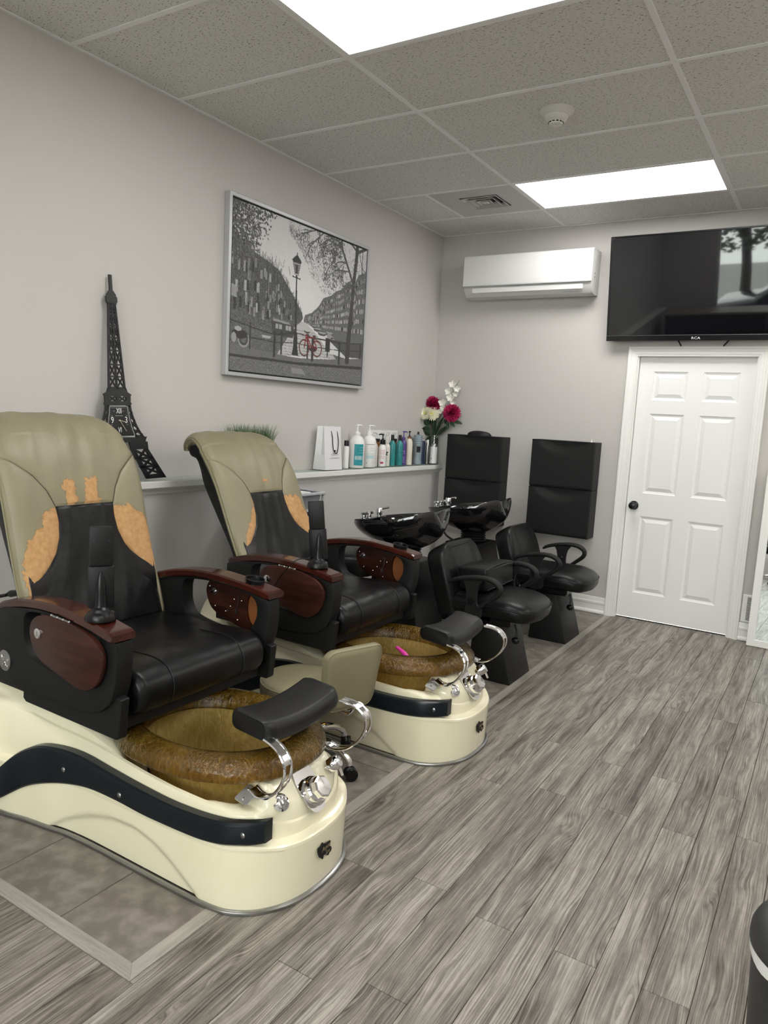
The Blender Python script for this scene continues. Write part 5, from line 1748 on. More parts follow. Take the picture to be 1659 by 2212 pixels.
    for x, a, b in ((.125, .70, .85), (.335, .715, .855), (.53, .70, .86), (.98, .70, .80)):
        seg(x, a, x, b, .0075, .04)
    for x, a, b in ((.286, .735, .875), (.567, .722, .868), (.790, .728, .862)):
        seg(x, a, x, b, .0115, .035)
        seg(x, a, x, a, .014, .035)
    setm((np.abs(uu - .69) < .018) & (np.abs(vv - .745) < .047), .03)
    seg(.69, .79, .69, .825, .006, .03)
    setm((((uu - .70) / .02) ** 2 + ((vv - .68) / .02) ** 2) < 1, .30)
    # red bicycle
    red = (.21, .022, .024)
    for x, y in ((.503, .792), (.603, .785)):
        ring_(x, y, .054, .0040, (.07, .025, .025))
        ring_(x, y, .049, .0020, (.20, .05, .05))
    line([(.503, .792), (.517, .700), (.555, .775), (.603, .785), (.570, .715), (.520, .722)], .0052, red)
    line([(.517, .722), (.545, .79)], .0052, red)
    line([(.500, .682), (.520, .690), (.537, .684)], .0046, (.06, .03, .03))
    setm((np.abs(uu - .580) < .012) & (np.abs(vv - .712) < .015), .05)
    setm((((uu - .570) / .03) ** 2 + ((vv - .795) / .016) ** 2) < 1, (.06, .03, .03))
    seg(.57, .705, .62, .745, .004, red)
    # big tree on the right with drooping twigs
    line([(.912, -.02), (.905, .12), (.889, .28), (.880, .50), (.866, .68), (.862, .835)], .020, .050)
    line([(.880, .50), (.866, .68), (.862, .835)], .026, .050)
    line([(.889, .285), (.850, .20), (.800, .10), (.776, .05), (.770, -.02)], .0105, .055)
    line([(.905, .05), (.95, .02), (1.0, -.01)], .011, .055)
    line([(.90, .03), (.86, .0), (.82, -.01)], .008, .055)
    stack = [(.776, .06, -2.6, .16, .0055), (.80, .10, -2.2, .14, .005), (.83, .15, -2.7, .16, .005), (.85, .2, -2.9, .15, .005), (.78, .02, -2.9, .2, .005), (.88, .24, 2.5, .13, .005), (.93, .02, 1.2, .14, .004), (.96, .0, 1.4, .16, .004),
             (.70, .01, 2.9, .16, .005), (.62, .0, 2.7, .16, .005), (.75, .05, 2.6, .16, .004), (.66, .03, 2.3, .15, .004), (.56, .0, 2.8, .14, .004)]
    ends = []
    cnt = 0
    while stack and cnt < 230:
        x, y, a, l, w = stack.pop(0)
        cnt += 1
        pts = [(x, y)]
        for s in range(4):
            a += r.normal(0, .16) + (.10 if math.cos(a) < 0 else -.02) * -1
            x, y = x + math.cos(a) * l / 4 / asp, y + math.sin(a) * l / 4
            pts.append((x, y))
            ends.append((x, y))
        line(pts, max(w, .0016), .085)
        if l > .05:
            for k in range(3):
                stack.append((*pts[r.randint(1, 5)], a + r.normal(0, .75), l * .62, w * .6))
    for x, y in ends:
        for k in range(1):
            px, py = x + r.normal(0, .012), y + abs(r.normal(0, .02))
            if .25 < px < .87 and py < .50:
                setm((np.abs(uu - px) < .0026) & (np.abs(vv - py) < .0050), r.uniform(.05, .14))
    for k in range(2300):
        px = r.uniform(.36, 1.0)
        lim = np.interp(px, [.36, .45, .55, .65, .75, .85, 1], [.07, .17, .33, .41, .40, .44, .30])
        py = lim * r.uniform(0, 1) ** .8 - .01
        if r.rand() < .35 + .65 * (py / lim > .25):
            seg(px, py, px + r.normal(0, .004), py + r.uniform(.004, .016), .0013, r.uniform(.06, .18), .8)
    # leaves in the upper left corner
    for k in range(1500):
        px, py = abs(r.normal(0, .13)), r.uniform(-.02, .34)
        if px * 1.1 + py * .62 < .315 + r.normal(0, .02):
            a, b = r.uniform(.004, .010), r.uniform(.003, .008)
            th = r.uniform(0, 3)
            dx, dy = (uu - px) * asp, vv - py
            q = ((dx * math.cos(th) + dy * math.sin(th)) / a) ** 2 + ((dy * math.cos(th) - dx * math.sin(th)) / b) ** 2 < 1
            setm(q, r.uniform(.04, .15))
    for k in range(70):
        px, py = r.uniform(.02, .40), r.uniform(.28, .60)
        l = .06 * (1 - px)
        seg(px, py, px + r.normal(0, .012), py - l, .0016, .05, .8)
    # lamp post
    d = .030
    line([(.427, .335), (.433, .70)], .0075, .030)
    line([(.433, .66), (.435, .80)], .0115, .030)
    setm(poly([(.423, .70), (.447, .70), (.452, .80), (.460, .853), (.410, .853), (.420, .80)]), .030)
    line([(.402, .345), (.452, .350)], .0036, .030)
    for x, y in ((.402, .345), (.452, .350)):
        seg(x, y, x, y, .0065, .03)
    setm(poly([(.398, .245), (.454, .245), (.438, .325), (.416, .325)]), .34)
    setm(poly([(.412, .265), (.440, .265), (.435, .322), (.419, .322)]), .06)
    line([(.398, .245), (.416, .33)], .003, .03)
    line([(.454, .245), (.438, .33)], .003, .03)
    setm(poly([(.390, .242), (.404, .222), (.420, .205), (.432, .205), (.448, .222), (.462, .242), (.45, .252), (.402, .252)]), .03)
    seg(.426, .19, .426, .205, .004, .03)
    return I * (0.94 + 0.12 * r.rand(NV, NU))[..., None]

pic = thing('canal_picture', 'large black and white canal print with a red bicycle in a silver frame', 'picture', (0.001, -1.875, 2.118))
pw, ph, pd_ = 0.702, 0.497, 0.040
fo = [(-pw, -ph), (pw, -ph), (pw, ph), (-pw, ph)]
q = 0.021
fi = [(-pw + q, -ph + q), (pw - q, -ph + q), (pw - q, ph - q), (-pw + q, ph - q)]
obj('picture_frame', bevel(ring_plate(fo, fi, 0.0, pd_, 'yz'), 0.002, 1), mat('silver_frame', (0.48, 0.485, 0.50), 0.38, metal=0.35), pic, ang=0.5)
obj('backing', box(0.004, 0.024, -pw + q, pw - q, -ph + q, ph - q), M['duct'], pic, ang=None)
img = paint()
NV, NU = img.shape[:2]
W2, H2 = pw - q - 0.009, ph - q - 0.009
ys_, zs_ = np.linspace(-W2, W2, NU), np.linspace(H2, -H2, NV)
yy, zz = np.meshgrid(ys_, zs_)
V = np.stack([np.full(yy.size, 0.033), yy.ravel(), zz.ravel()], 1)
idx = np.arange(NU * NV).reshape(NV, NU)
F = np.stack([idx[:-1, :-1].ravel(), idx[1:, :-1].ravel(), idx[1:, 1:].ravel(), idx[:-1, 1:].ravel()], 1)
me = bpy.data.meshes.new('print')
me.from_pydata(V.tolist(), [], F.tolist())
ca_ = me.color_attributes.new('ink', 'FLOAT_COLOR', 'POINT')
rgba = np.ones((NU * NV, 4), np.float32)
rgba[:, :3] = img.reshape(-1, 3)
ca_.data.foreach_set('color', rgba.ravel())
m = mat('printed_canvas', (0.3, 0.3, 0.3), 0.6)
n = N(m)
at_ = n.new('Attribute', attribute_name='ink')
n.link(at_.outputs['Color'], n.b.inputs['Base Color'])
me.materials.append(m)
link('print', me, pic)
obj('canvas', box(0.0245, 0.0325, -W2, W2, -H2, H2), M['duct'], pic, ang=None)

# ------------------------------------------------------------------ tower shaped clock leaning on the ledge
tc_ = thing('tower_clock', 'tall black lattice tower clock leaning on the ledge behind the nearest chair', 'clock', (0.088, -3.312, LZ))
LEAN = -0.068
TT = 0.010
def tf(g):
    return g.rot('X', 0.030).rot('Y', LEAN)
def plate(poly):
    return extr(poly, -TT / 2, TT / 2, 'yz')
def sbar(p, q_, w):
    p, q_ = np.array(p), np.array(q_)
    d = (q_ - p) / np.linalg.norm(q_ - p)
    n_ = np.array([-d[1], d[0]]) * w / 2
    return plate([p + n_, q_ + n_, q_ - n_, p - n_])
def mir(poly):
    return [(-y, z) for y, z in poly][::-1]
tm = mat('black_painted_board', (0.014, 0.0145, 0.016), 0.42)
g = plate([(-.0075, .900), (.0075, .900), (.0075, .972), (-.0075, .972)])
obj('spire', tf(g), tm, tc_, ang=None)
g = plate([(-.026, .838), (.026, .838), (.026, .845), (.031, .848), (.031, .870), (.024, .876), (.026, .880), (.010, .900), (-.010, .900), (-.026, .880), (-.024, .876), (-.031, .870), (-.031, .848), (-.026, .845)])
obj('lantern_top', tf(g), tm, tc_, ang=None)
sh = G()
hz = [.838, .790, .738, .682, .622, .556, .500, .448]
wz = lambda z: .022 + (.838 - z) / .39 * .027
for s in (-1, 1):
    sh.add(plate([(s * wz(.838), .838), (s * (wz(.838) - .0055), .838), (s * (wz(.440) - .008), .440), (s * wz(.440), .440)]))
sh.add(plate([(-.003, .838), (-.004, .440), (.004, .440), (.003, .838)]))
for z in hz:
    sh.add(plate([(-wz(z), z - .0035), (wz(z), z - .0035), (wz(z), z + .0035), (-wz(z), z + .0035)]))
for a, b in zip(hz[:-1], hz[1:]):
    for s in (-1, 1):
        oa, ob = s * (wz(a) - .006), s * (wz(b) - .006)
        ia = s * .003
        sh.add(sbar((ia, a), (ob, b), .0042)).add(sbar((oa, a), (ia, b), .0042))
        cx_, cz_ = (oa + ob) / 4 + ia / 2, (a + b) / 2
        sh.add(plate([(cx_ - .0035, cz_ - .008), (cx_ + .0035, cz_ - .008), (cx_ + .0035, cz_ + .008), (cx_ - .0035, cz_ + .008)]))
obj('lattice_shaft', tf(sh), tm, tc_, ang=None)
# flange with two crossed windows, then the clock case
fl = G()
ol = [(-.052, .440), (-.058, .428), (-.080, .416), (-.072, .400), (-.068, .378), (-.070, .370), (-.078, .362), (-.072, .356)]
fl.add(plate([(-.052, .446), (-.058, .428), (-.080, .416), (-.074, .408), (.074, .408), (.080, .416), (.058, .428), (.052, .446)]))
fl.add(plate([(-.074, .408), (-.070, .394), (-.070, .382), (-.078, .374), (-.072, .366), (.072, .366), (.078, .374), (.070, .382), (.070, .394), (.074, .408), (.074, .408), (.070, .382), (-.070, .382), (-.074, .408)]) if False else plate([(-.070, .384), (-.079, .374), (-.072, .364), (.072, .364), (.079, .374), (.070, .384)]))
for y0, y1 in ((-.074, -.048), (-.008, .008), (.048, .074)):
    fl.add(plate([(y0, .384), (y1, .384), (y1, .408), (y0, .408)]))
for s in (-1, 1):
    fl.add(sbar((s * .008, .384), (s * .048, .408), .006)).add(sbar((s * .048, .384), (s * .008, .408), .006))
obj('flange', tf(fl), tm, tc_, ang=None)
cs = G()
prof_o = [(.072, .364), (.079, .330), (.093, .290), (.112, .252), (.135, .222), (.148, .208)]
prof_i = [(.052, .364), (.056, .330), (.064, .290), (.075, .252), (.088, .222), (.098, .208)]
for s in (-1, 1):
    for k in range(5):
        o1, o2, i1, i2 = prof_o[k], prof_o[k + 1], prof_i[k], prof_i[k + 1]
        m1, m2 = (o1[0] * .55 + i1[0] * .45, o1[1]), (o2[0] * .55 + i2[0] * .45, o2[1])
        cs.add(plate([(s * o1[0], o1[1]), (s * (o1[0] - .006), o1[1]), (s * (o2[0] - .006), o2[1]), (s * o2[0], o2[1])]))
        cs.add(plate([(s * i1[0], i1[1]), (s * (i1[0] + .006), i1[1]), (s * (i2[0] + .006), i2[1]), (s * i2[0], i2[1])]))
        cs.add(sbar((s * i1[0], i1[1]), (s * o2[0], o2[1]), .006)).add(sbar((s * o1[0], o1[1]), (s * i2[0], i2[1]), .006))
cs.add(plate([(-.148, .210), (.148, .210), (.160, .212), (.152, .196), (.150, .188), (.162, .186), (.164, .150), (.060, .150), (.050, .186), (-.050, .186), (-.060, .150), (-.164, .150), (-.162, .186), (-.150, .188), (-.152, .196), (-.160, .212)]))
obj('clock_case', tf(cs), tm, tc_, ang=None)
for s in (-1, 1):
    lg_ = G()
    O, I_ = lambda z: .164 + (.150 - z) / .150 * .106, lambda z: .060 + (.150 - z) / .150 * .085
    lg_.add(plate([(s * O(.150), .150), (s * (O(.150) - .022), .150), (s * (O(0) - .03), 0), (s * O(0), 0)]))
    lg_.add(plate([(s * I_(.150), .150), (s * (I_(.150) + .022), .150), (s * (I_(0) + .03), 0), (s * I_(0), 0)]))
    zz_ = [.150, .105, .062, .022]
    for a, b in zip(zz_[:-1], zz_[1:]):
        lg_.add(sbar((s * (I_(a) + .015), a), (s * (O(b) - .02), b), .010)).add(sbar((s * (O(a) - .015), a), (s * (I_(b) + .02), b), .010))
    for z in (.105, .062):
        lg_.add(plate([(s * I_(z), z - .006), (s * O(z), z - .006), (s * O(z + .012), z + .006), (s * I_(z + .012), z + .006)]))
    lg_.add(plate([(s * I_(.022), .022), (s * O(.022), .022), (s * O(0), 0), (s * I_(0), 0)]))
    obj('tower_leg', tf(lg_), tm, tc_, ang=None)
fc = [(-.051, .360), (.051, .360), (.055, .330), (.063, .290), (.073, .252), (.086, .216), (-.086, .216), (-.073, .252), (-.063, .290), (-.055, .330)]
face = obj('clock_face', tf(extr(fc, -.003, .0045, 'yz')), mat('dark_clock_face', (0.010, 0.0105, 0.012), 0.3), tc_, ang=None)
wm = mat('white_numeral', (0.80, 0.80, 0.79), 0.5)
bo_ = G()
for k in range(len(fc)):
    p, q_ = np.array(fc[k]), np.array(fc[(k + 1) % len(fc)])
    d = (q_ - p) / np.linalg.norm(q_ - p)
    n_ = np.array([-d[1], d[0]]) * .0012
    bo_.add(extr([p + n_, q_ + n_, q_ - n_, p - n_], .0045, .0055, 'yz'))
obj('face_border', tf(bo_), mat('pale_border', (0.45, 0.46, 0.47), 0.4), face, ang=None)
tk = G()
for t in np.linspace(-.045, .045, 13):
    tk.add(box(.0046, .0054, t - .0008, t + .0008, .350, .355))
for z in np.linspace(.24, .34, 12):
    w = np.interp(z, [.216, .252, .290, .330, .36], [.086, .073, .063, .055, .051]) - .006
    for s in (-1, 1):
        tk.add(box(.0046, .0054, s * w - .002, s * w + .002, z - .0006, z + .0006))
for y, z in ((-.028, .337), (.024, .337), (-.042, .316), (.043, .316), (.045, .272), (-.045, .272)):
    tk.add(box(.0046, .0054, y - .004, y + .004, z - .0012, z + .0012))
for t in range(9):
    tk.add(box(.0046, .0054, -.022 + t * .005, -.0185 + t * .005, .3135, .3165))
obj('minute_marks', tf(tk), mat('grey_marks', (0.30, 0.30, 0.31), 0.5), face, ang=None)
def ctext(s_, size, y, z, xs=0.8):
    o_ = text('numeral', s_, size, wm, face, (0, 0, 0), (0, 0, 0), 0.0005, xs=1)
    me_ = o_.data
    mt = Matrix.Rotation(LEAN, 4, 'Y') @ Matrix.Rotation(0.030, 4, 'X') @ Matrix.Translation((.0052, y, z)) @ Matrix.Rotation(PI / 2, 4, 'Z') @ Matrix.Rotation(PI / 2, 4, 'X') @ Matrix.Diagonal((xs, 1, 1, 1))
    me_.transform(mt)
ctext('XII', .036, 0, .337, .72)
ctext('9', .044, -.040, .293)
ctext('3', .044, .040, .293)
ctext('VI', .036, 0, .246, .72)
hn = mat('gold_hand', (0.55, 0.50, 0.38), 0.35, metal=0.6)
obj('clock_hand', tf(sbar((0, .292), (.040, .284), .0035).fn(lambda x, y, z: (x * .06 + .0075, y, z))), hn, face, ang=None)
obj('clock_hand', tf(sbar((0, .292), (.036, .240), .0025).fn(lambda x, y, z: (x * .06 + .0085, y, z))), hn, face, ang=None)
obj('clock_hub', tf(lathe([(.005, 0), (.004, .005), (0, .006)], 14).rot('Y', PI / 2).mv(.0055, 0, .292)), hn, face)

# ------------------------------------------------------------------ things standing on the ledge
# strip of artificial grass in a low planter behind the second chair
gp = thing('grass_planter', 'low planter of green artificial grass behind the second chair', 'plant', (0.062, -2.38, LZ))
obj('planter', bevel(box(-.038, .038, -.165, .165, 0, .16), .004, 1), mat('white_planter', (0.62, 0.62, 0.61), 0.4), gp, ang=0.5)
gr = G()
for k in range(520):
    x, y = rnd.uniform(-.032, .032), rnd.uniform(-.158, .158)
    l = rnd.uniform(.10, .155)
    dx, dy = rnd.gauss(0, .018), rnd.gauss(0, .018) + (.05 if abs(y) > .14 else 0) * math.copysign(1, y)
    w = .0014
    a = rnd.uniform(0, PI)
    cx_, sy_ = w * math.cos(a), w * math.sin(a)
    i0 = len(gr.v)
    gr.v += [(x - cx_, y - sy_, .150), (x + cx_, y + sy_, .150), (x + dx * .4 - cx_, y + dy * .4 - sy_, .15 + l * .6), (x + dx * .4 + cx_, y + dy * .4 + sy_, .15 + l * .6), (x + dx, y + dy, .15 + l)]
    gr.f += [(i0, i0 + 1, i0 + 3, i0 + 2), (i0 + 2, i0 + 3, i0 + 4)]
o_ = obj('grass_blades', gr, mat('artificial_grass', (0.075, 0.135, 0.055), 0.5, var=(60, (0.14, 0.20, 0.09), .4, .65)), gp, ang=None)
o_['kind'] = 'stuff'

# white paper carrier bag
pbg = thing('paper_bag', 'white paper carrier bag with a black cord handle on the ledge', 'bag', (0.064, -1.598, LZ))
M['paper'] = mat('white_paper', (0.79, 0.79, 0.80), 0.45)
bw_, bh, bd_ = 0.097, 0.292, 0.050
g = G()
lo = [(-bd_, -bw_), (bd_, -bw_), (bd_, bw_), (-bd_, bw_)]
rows_ = []
for z, kx in ((0, 1.0), (0.03, .98), (0.10, .80), (0.20, .62), (bh, .48)):
    rows_.append([(-bd_ * kx - .004, -bw_, z), (-.012 * (1 - kx) * 2 - bd_ * kx * 0, -bw_ + .03 * (1 - kx), z) if False else (0.0, -bw_ + .055 * (1 - kx), z), (bd_ * kx, -bw_, z), (bd_ * kx, -bw_ * .33, z), (bd_ * kx + .002, bw_ * .33, z), (bd_ * kx, bw_, z), (0.0, bw_ - .055 * (1 - kx), z), (-bd_ * kx - .004, bw_, z)])
g = loft(rows_, cap=False)
g.f.append(tuple(range(8))[::-1])
obj('bag_body', fixn(g), M['paper'], pbg, ang=0.25)
hx = bd_ * .55
hp_ = [(hx * .95, -0.016, .262), (hx + .006, -.008, .22), (hx + .012, -.008, .17), (hx + .016, 0.0, .132), (hx + .018, .015, .115), (hx + .018, .033, .112), (hx + .016, .050, .145), (hx + .010, .058, .20), (hx * .95, .050, .262)]
hb_ = obj('cord_handle', tube(hp_, .0028, 8, smooth=40), M['plastic_smooth'], pbg)
obj('handle_knot', ball(.006, .006, .007, 10, 8).mv(hx + .019, .010, .128), M['plastic_smooth'], hb_)
lt = G()
for k, (z, a, b) in enumerate(((.106, -.030, .058), (.096, -.030, .045), (.079, -.045, .070))):
    P = [(bd_ * (.80 if z > .085 else .86) + .0025, y, z + (.0035 if k != 1 else .001) * math.sin(y * (320 if k != 1 else 900)) + .0012 * math.sin(y * 777)) for y in np.linspace(a, b, 60)]
    lt.add(tube(P, .0007 if k != 1 else .0005, 4))
obj('faint_script', lt, M['plastic_matt'], pbg)

# bottles
B_WHITE = mat('white_bottle_plastic', (0.80, 0.80, 0.785), 0.32)
B_CREAM = mat('cream_bottle_plastic', (0.72, 0.68, 0.57), 0.32)
B_IVORY = mat('ivory_bottle_plastic', (0.69, 0.67, 0.61), 0.35)
B_TEAL = mat('teal_bottle_plastic', (0.028, 0.235, 0.245), 0.28)
B_PURPLE = mat('purple_bottle_plastic', (0.085, 0.055, 0.235), 0.3)
B_GOLD = mat('caramel_bottle_plastic', (0.48, 0.29, 0.12), 0.3)
B_GREY = mat('blue_grey_bottle_plastic', (0.24, 0.30, 0.34), 0.35)
B_NAVY = mat('navy_bottle_plastic', (0.010, 0.022, 0.065), 0.25)
B_BLACK = M['plastic_smooth']
B_COPPER = mat('copper_collar', (0.36, 0.15, 0.08), 0.3, metal=0.7)
B_AQUA = mat('turquoise_label', (0.012, 0.27, 0.31), 0.4)
B_PINK = mat('pink_print', (0.62, 0.22, 0.30), 0.5)
B_RED = mat('magenta_print', (0.45, 0.01, 0.08), 0.5)
B_INK = mat('dark_green_print', (0.02, 0.05, 0.04), 0.5)
B_PALE = mat('pale_blue_print', (0.48, 0.62, 0.64), 0.5)
B_GREYP = mat('grey_print_lines', (0.42, 0.42, 0.42), 0.5)
VIEW = math.atan2(-4.55, 2.95)              # labels face the room
def band(r, a0, a1, z0, z1, lift=.0006, n=10):
    g = G()
    for k in range(n + 1):
        a = VIEW + a0 + (a1 - a0) * k / n
        g.v += [((r + lift) * math.cos(a), (r + lift) * math.sin(a), z0), ((r + lift) * math.cos(a), (r + lift) * math.sin(a), z1)]
    for k in range(n):
        g.f.append((2 * k, 2 * k + 2, 2 * k + 3, 2 * k + 1))
    return g
def bottle(name, label, x, y, r, h, m, kind, mtop, neck=None, shoulder=.80, labels=(), flat=1.0, sq=2.0):
    """h = height of the body up to the neck"""
    t = thing(name, label, 'bottle', (x, y, LZ), 0, 'hair care bottles on the ledge')
    nk = neck or r * .42
    if kind == 'jug':
        pr = [(r * .55, 0), (r * .93, .001), (r, .008), (r, h * .70), (r * .97, h * .78), (r * .88, h * .86), (r * .70, h * .93), (nk * 1.25, h * .975), (nk, h)]
    elif kind == 'ridged':
        pr = [(r * .6, 0), (r * .95, .001), (r, .006)]
        for k in range(5):
            z = .02 + .018 * k
            pr += [(r, z), (r * .94, z + .008), (r, z + .016)]
        pr += [(r * .97, .115), (r * .97, .155)]
        for k in range(4):
            z = .160 + .018 * k
            pr += [(r * 1.01, z), (r * .94, z + .008), (r * 1.01, z + .016)]
        pr += [(r * .95, h * .97), (nk, h)]
    elif kind == 'can':
        pr = [(r * .8, 0), (r, .002), (r, h * .93), (r * .9, h * .965), (nk, h)]
    else:
        pr = [(r * .6, 0), (r * .95, .001), (r, .006), (r, h * shoulder), (r * .95, h * (shoulder + .06)), (r * .80, h * (shoulder + .12)), (r * .58, h * (shoulder + .165)), (nk, h * .985), (nk, h)]
    b = obj('bottle_body', lathe(pr, 36), m, t, ang=0.6)
    if kind == 'jug' or mtop[0] == 'pump':
        col_ = mtop[1]
        c = lathe([(nk * 1.18, h), (nk * 1.2, h + .003), (nk * 1.15, h + mtop[2]), (nk * .55, h + mtop[2] + .003), (nk * .30, h + mtop[2] + .012), (nk * .25, h + mtop[3]), (.008, h + mtop[3] + .002), (.0095, h + mtop[3] + .008), (.007, h + mtop[3] + .013), (0, h + mtop[3] + .014)], 24)
        z = h + mtop[3] + .008
        a = mtop[4]
        l = mtop[5] if len(mtop) > 5 else .034
        c.add(tube([(0, 0, z), (l * .6 * math.cos(a), l * .6 * math.sin(a), z + .001), (l * math.cos(a), l * math.sin(a), z - .004)], [.0065, .0055, .004], 10))
        obj('pump', c, col_, t, ang=0.6)
        if len(mtop) > 6:
            obj('collar', lathe([(nk * 1.22, h - .001), (nk * 1.24, h + .012), (nk * 1.0, h + .0135)], 24), mtop[6], t, ang=0.6)
    elif mtop[0] == 'cap':
        rc = mtop[3] if len(mtop) > 3 else nk * 1.1
        obj('cap', lathe([(rc, h - .001), (rc, h + mtop[2] - .002), (rc * .93, h + mtop[2]), (0, h + mtop[2])], 24), mtop[1], t, ang=0.6)
    for lm, a0, a1, z0, z1 in labels:
        obj('label_print', band(r, a0, a1, z0, z1), lm, b, ang=None)
    return t
def lines(z0, z1, n, a0=-.35, a1=.35, m=None):
    out = []
    for k in range(n):
        z = z0 + (z1 - z0) * k / max(1, n - 1)
        out.append((m or B_GREYP, a0, a1 - .12 * (k % 3), z, z + .0016))
    return out
bottle('shampoo_bottle', 'slim white bottle with a square black cap beside the paper bag', .062, -1.385, .021, .160, B_WHITE, 'can', ('cap', B_BLACK, .036, .016))
bottle('shampoo_jug', 'large white pump jug with a wide turquoise label', .062, -1.252, .057, .236, B_WHITE, 'jug', ('pump', B_WHITE, .018, .062, VIEW + 1.9, .036), neck=.019,
       labels=[(B_AQUA, -.28, .95, .020, .172), (B_PALE, .40, .86, .148, .150), (B_PALE, .34, .86, .128, .130), (B_PALE, .28, .86, .108, .110), (B_PALE, -.15, .86, .060, .088), (B_PALE, .45, .86, .034, .036)])
bottle('shampoo_jug', 'large white pump jug with a pale blue printed band', .064, -1.095, .055, .236, B_WHITE, 'jug', ('pump', B_WHITE, .018, .060, VIEW + 1.6, .042), neck=.019,
       labels=[(M['plastic_matt'], -.3, .85, .168, .171), (B_PALE, -.3, .85, .098, .102), (B_PALE, -.3, .85, .066, .090), (B_GREYP, .2, .85, .140, .142), (B_GREYP, .2, .85, .124, .126), (B_INK, -.28, -.16, .030, .035), (B_GREYP, .4, .85, .040, .042)])
bottle('conditioner_bottle', 'ivory bottle half hidden between the white jug and the pink printed bottle', .040, -.985, .029, .180, B_IVORY, 'round', ('pump', B_WHITE, .016, .050, VIEW - .4, .034), labels=[(B_INK, -.25, .45, .103, .124)] + lines(.060, .092, 6))
bottle('conditioner_bottle', 'white bottle with pink print and a black pump', .072, -.918, .030, .168, B_WHITE, 'round', ('pump', B_BLACK, .034, .066, VIEW - 2.2, .038), neck=.017,
       labels=[(B_PINK, -.75, .75, z, z + .0022) for z in (.062, .070, .078, .092, .100, .108, .116, .124)] + [(B_RED, -.38, .38, .022, .036)])
bottle('conditioner_bottle', 'ivory bottle with dark green print and a white pump', .058, -.838, .031, .176, B_IVORY, 'round', ('pump', B_IVORY, .030, .060, VIEW + 2.6, .030), neck=.018,
       labels=[(B_INK, -.20, .50, .108, .112), (B_INK, .05, .45, .098, .109), (B_INK, -.20, .25, .088, .099), (B_INK, -.20, .50, .083, .088)] + lines(.040, .074, 6, -.25, .5))
bottle('conditioner_bottle', 'teal bottle with a black cap, left of the teal pair', .060, -.755, .028, .198, B_TEAL, 'round', ('cap', B_BLACK, .042, .0125), neck=.012, shoulder=.78, labels=lines(.06, .12, 5, -.1, .2, B_INK))
bottle('conditioner_bottle', 'teal bottle with a black cap, right of the teal pair', .068, -.655, .028, .198, B_TEAL, 'round', ('cap', B_BLACK, .042, .0125), neck=.012, shoulder=.78, labels=lines(.03, .05, 4, -.2, .3, B_INK) + [(B_INK, .25, .6, .100, .106)])
bottle('conditioner_bottle', 'purple bottle with a purple pump', .056, -.578, .0265, .200, B_PURPLE, 'round', ('pump', B_PURPLE, .022, .058, VIEW + 1.4, .032), neck=.013, labels=[(mat('lilac_print', (.35, .28, .55), .5), -.1, .7, z, z + .004) for z in (.112, .105, .092, .065, .055, .045, .034, .022)])
bottle('conditioner_bottle', 'cream bottle with a dark pump and copper collar', .064, -.500, .029, .214, B_CREAM, 'round', ('pump', M['plastic_smooth'], .014, .046, VIEW - .3, .020, B_COPPER), neck=.014, labels=[(B_GREYP, .2, .5, .045, .047)])
bottle('conditioner_bottle', 'caramel brown bottle squeezed beside the ribbed grey one', .038, -.437, .022, .170, B_GOLD, 'round', ('cap', B_BLACK, .030, .010))
bottle('conditioner_bottle', 'ribbed blue grey bottle with a small black stopper', .060, -.350, .037, .246, B_GREY, 'ridged', ('cap', B_BLACK, .022, .008), neck=.010, labels=[(M['plastic_matt'], -.25, .65, .100, .148), (B_WHITE, .30, .42, .106, .108)])
bottle('conditioner_bottle', 'navy blue cylindrical bottle beside the ribbed grey one', .052, -.252, .022, .196, B_NAVY, 'can', ('cap', B_WHITE, .004, .019), neck=.019)
bottle('conditioner_bottle', 'slim silver bottle with a white cap', .066, -.190, .0185, .172, M['steel'], 'round', ('cap', B_WHITE, .030, .0105), neck=.010, shoulder=.86, labels=lines(.06, .13, 6, -.4, .0))
bottle('conditioner_bottle', 'white labelled bottle with a silver pump standing in front of the vase', .094, -.128, .031, .168, M['steel'], 'round', ('pump', M['chrome'], .010, .058, VIEW - 2.4, .040), neck=.012, shoulder=.88,
       labels=[(B_WHITE, -1.5, 1.5, .006, .146), (B_GREYP, -.85, -.6, .120, .122), (B_GREYP, -.85, -.6, .075, .077), (B_INK, -.70, -.50, .040, .050)])
for k, (x, y) in enumerate(((.020, -.905), (.018, -.790), (.018, -.650), (.020, -.540))):
    bottle('amber_bottle', 'brown bottle with a dark cap behind the front row, %s from the jugs' % ('first', 'second', 'third', 'fourth')[k], x, y, .017, .186, mat('brown_glass_%s' % 'abcd'[k], (.30, .115, .03), .25) if k != 1 else B_GOLD, 'round', ('cap', B_BLACK, .022, .016), neck=.013, shoulder=.86)
cb = thing('display_box', 'long white display box standing behind the bottles against the wall', 'box', (.0028, -.81, LZ))
cb.location.x = 0.0008
obj('box_card', box(0, .0018, -.22, .22, .18, .272).add(box(0, .0018, -.22, .22, 0, .1795)), M['paper'], cb, ang=None)
sc_ = G()
for a, b in ((-.15, -.08), (-.04, .02), (.06, .10), (.13, .20)):
    sc_.add(tube([(.0026, y, .245 + .007 * math.sin(y * 230) + .003 * math.sin(y * 520)) for y in np.linspace(a, b, 40)], .0009, 4))
obj('box_script', sc_, M['plastic_matt'], cb)

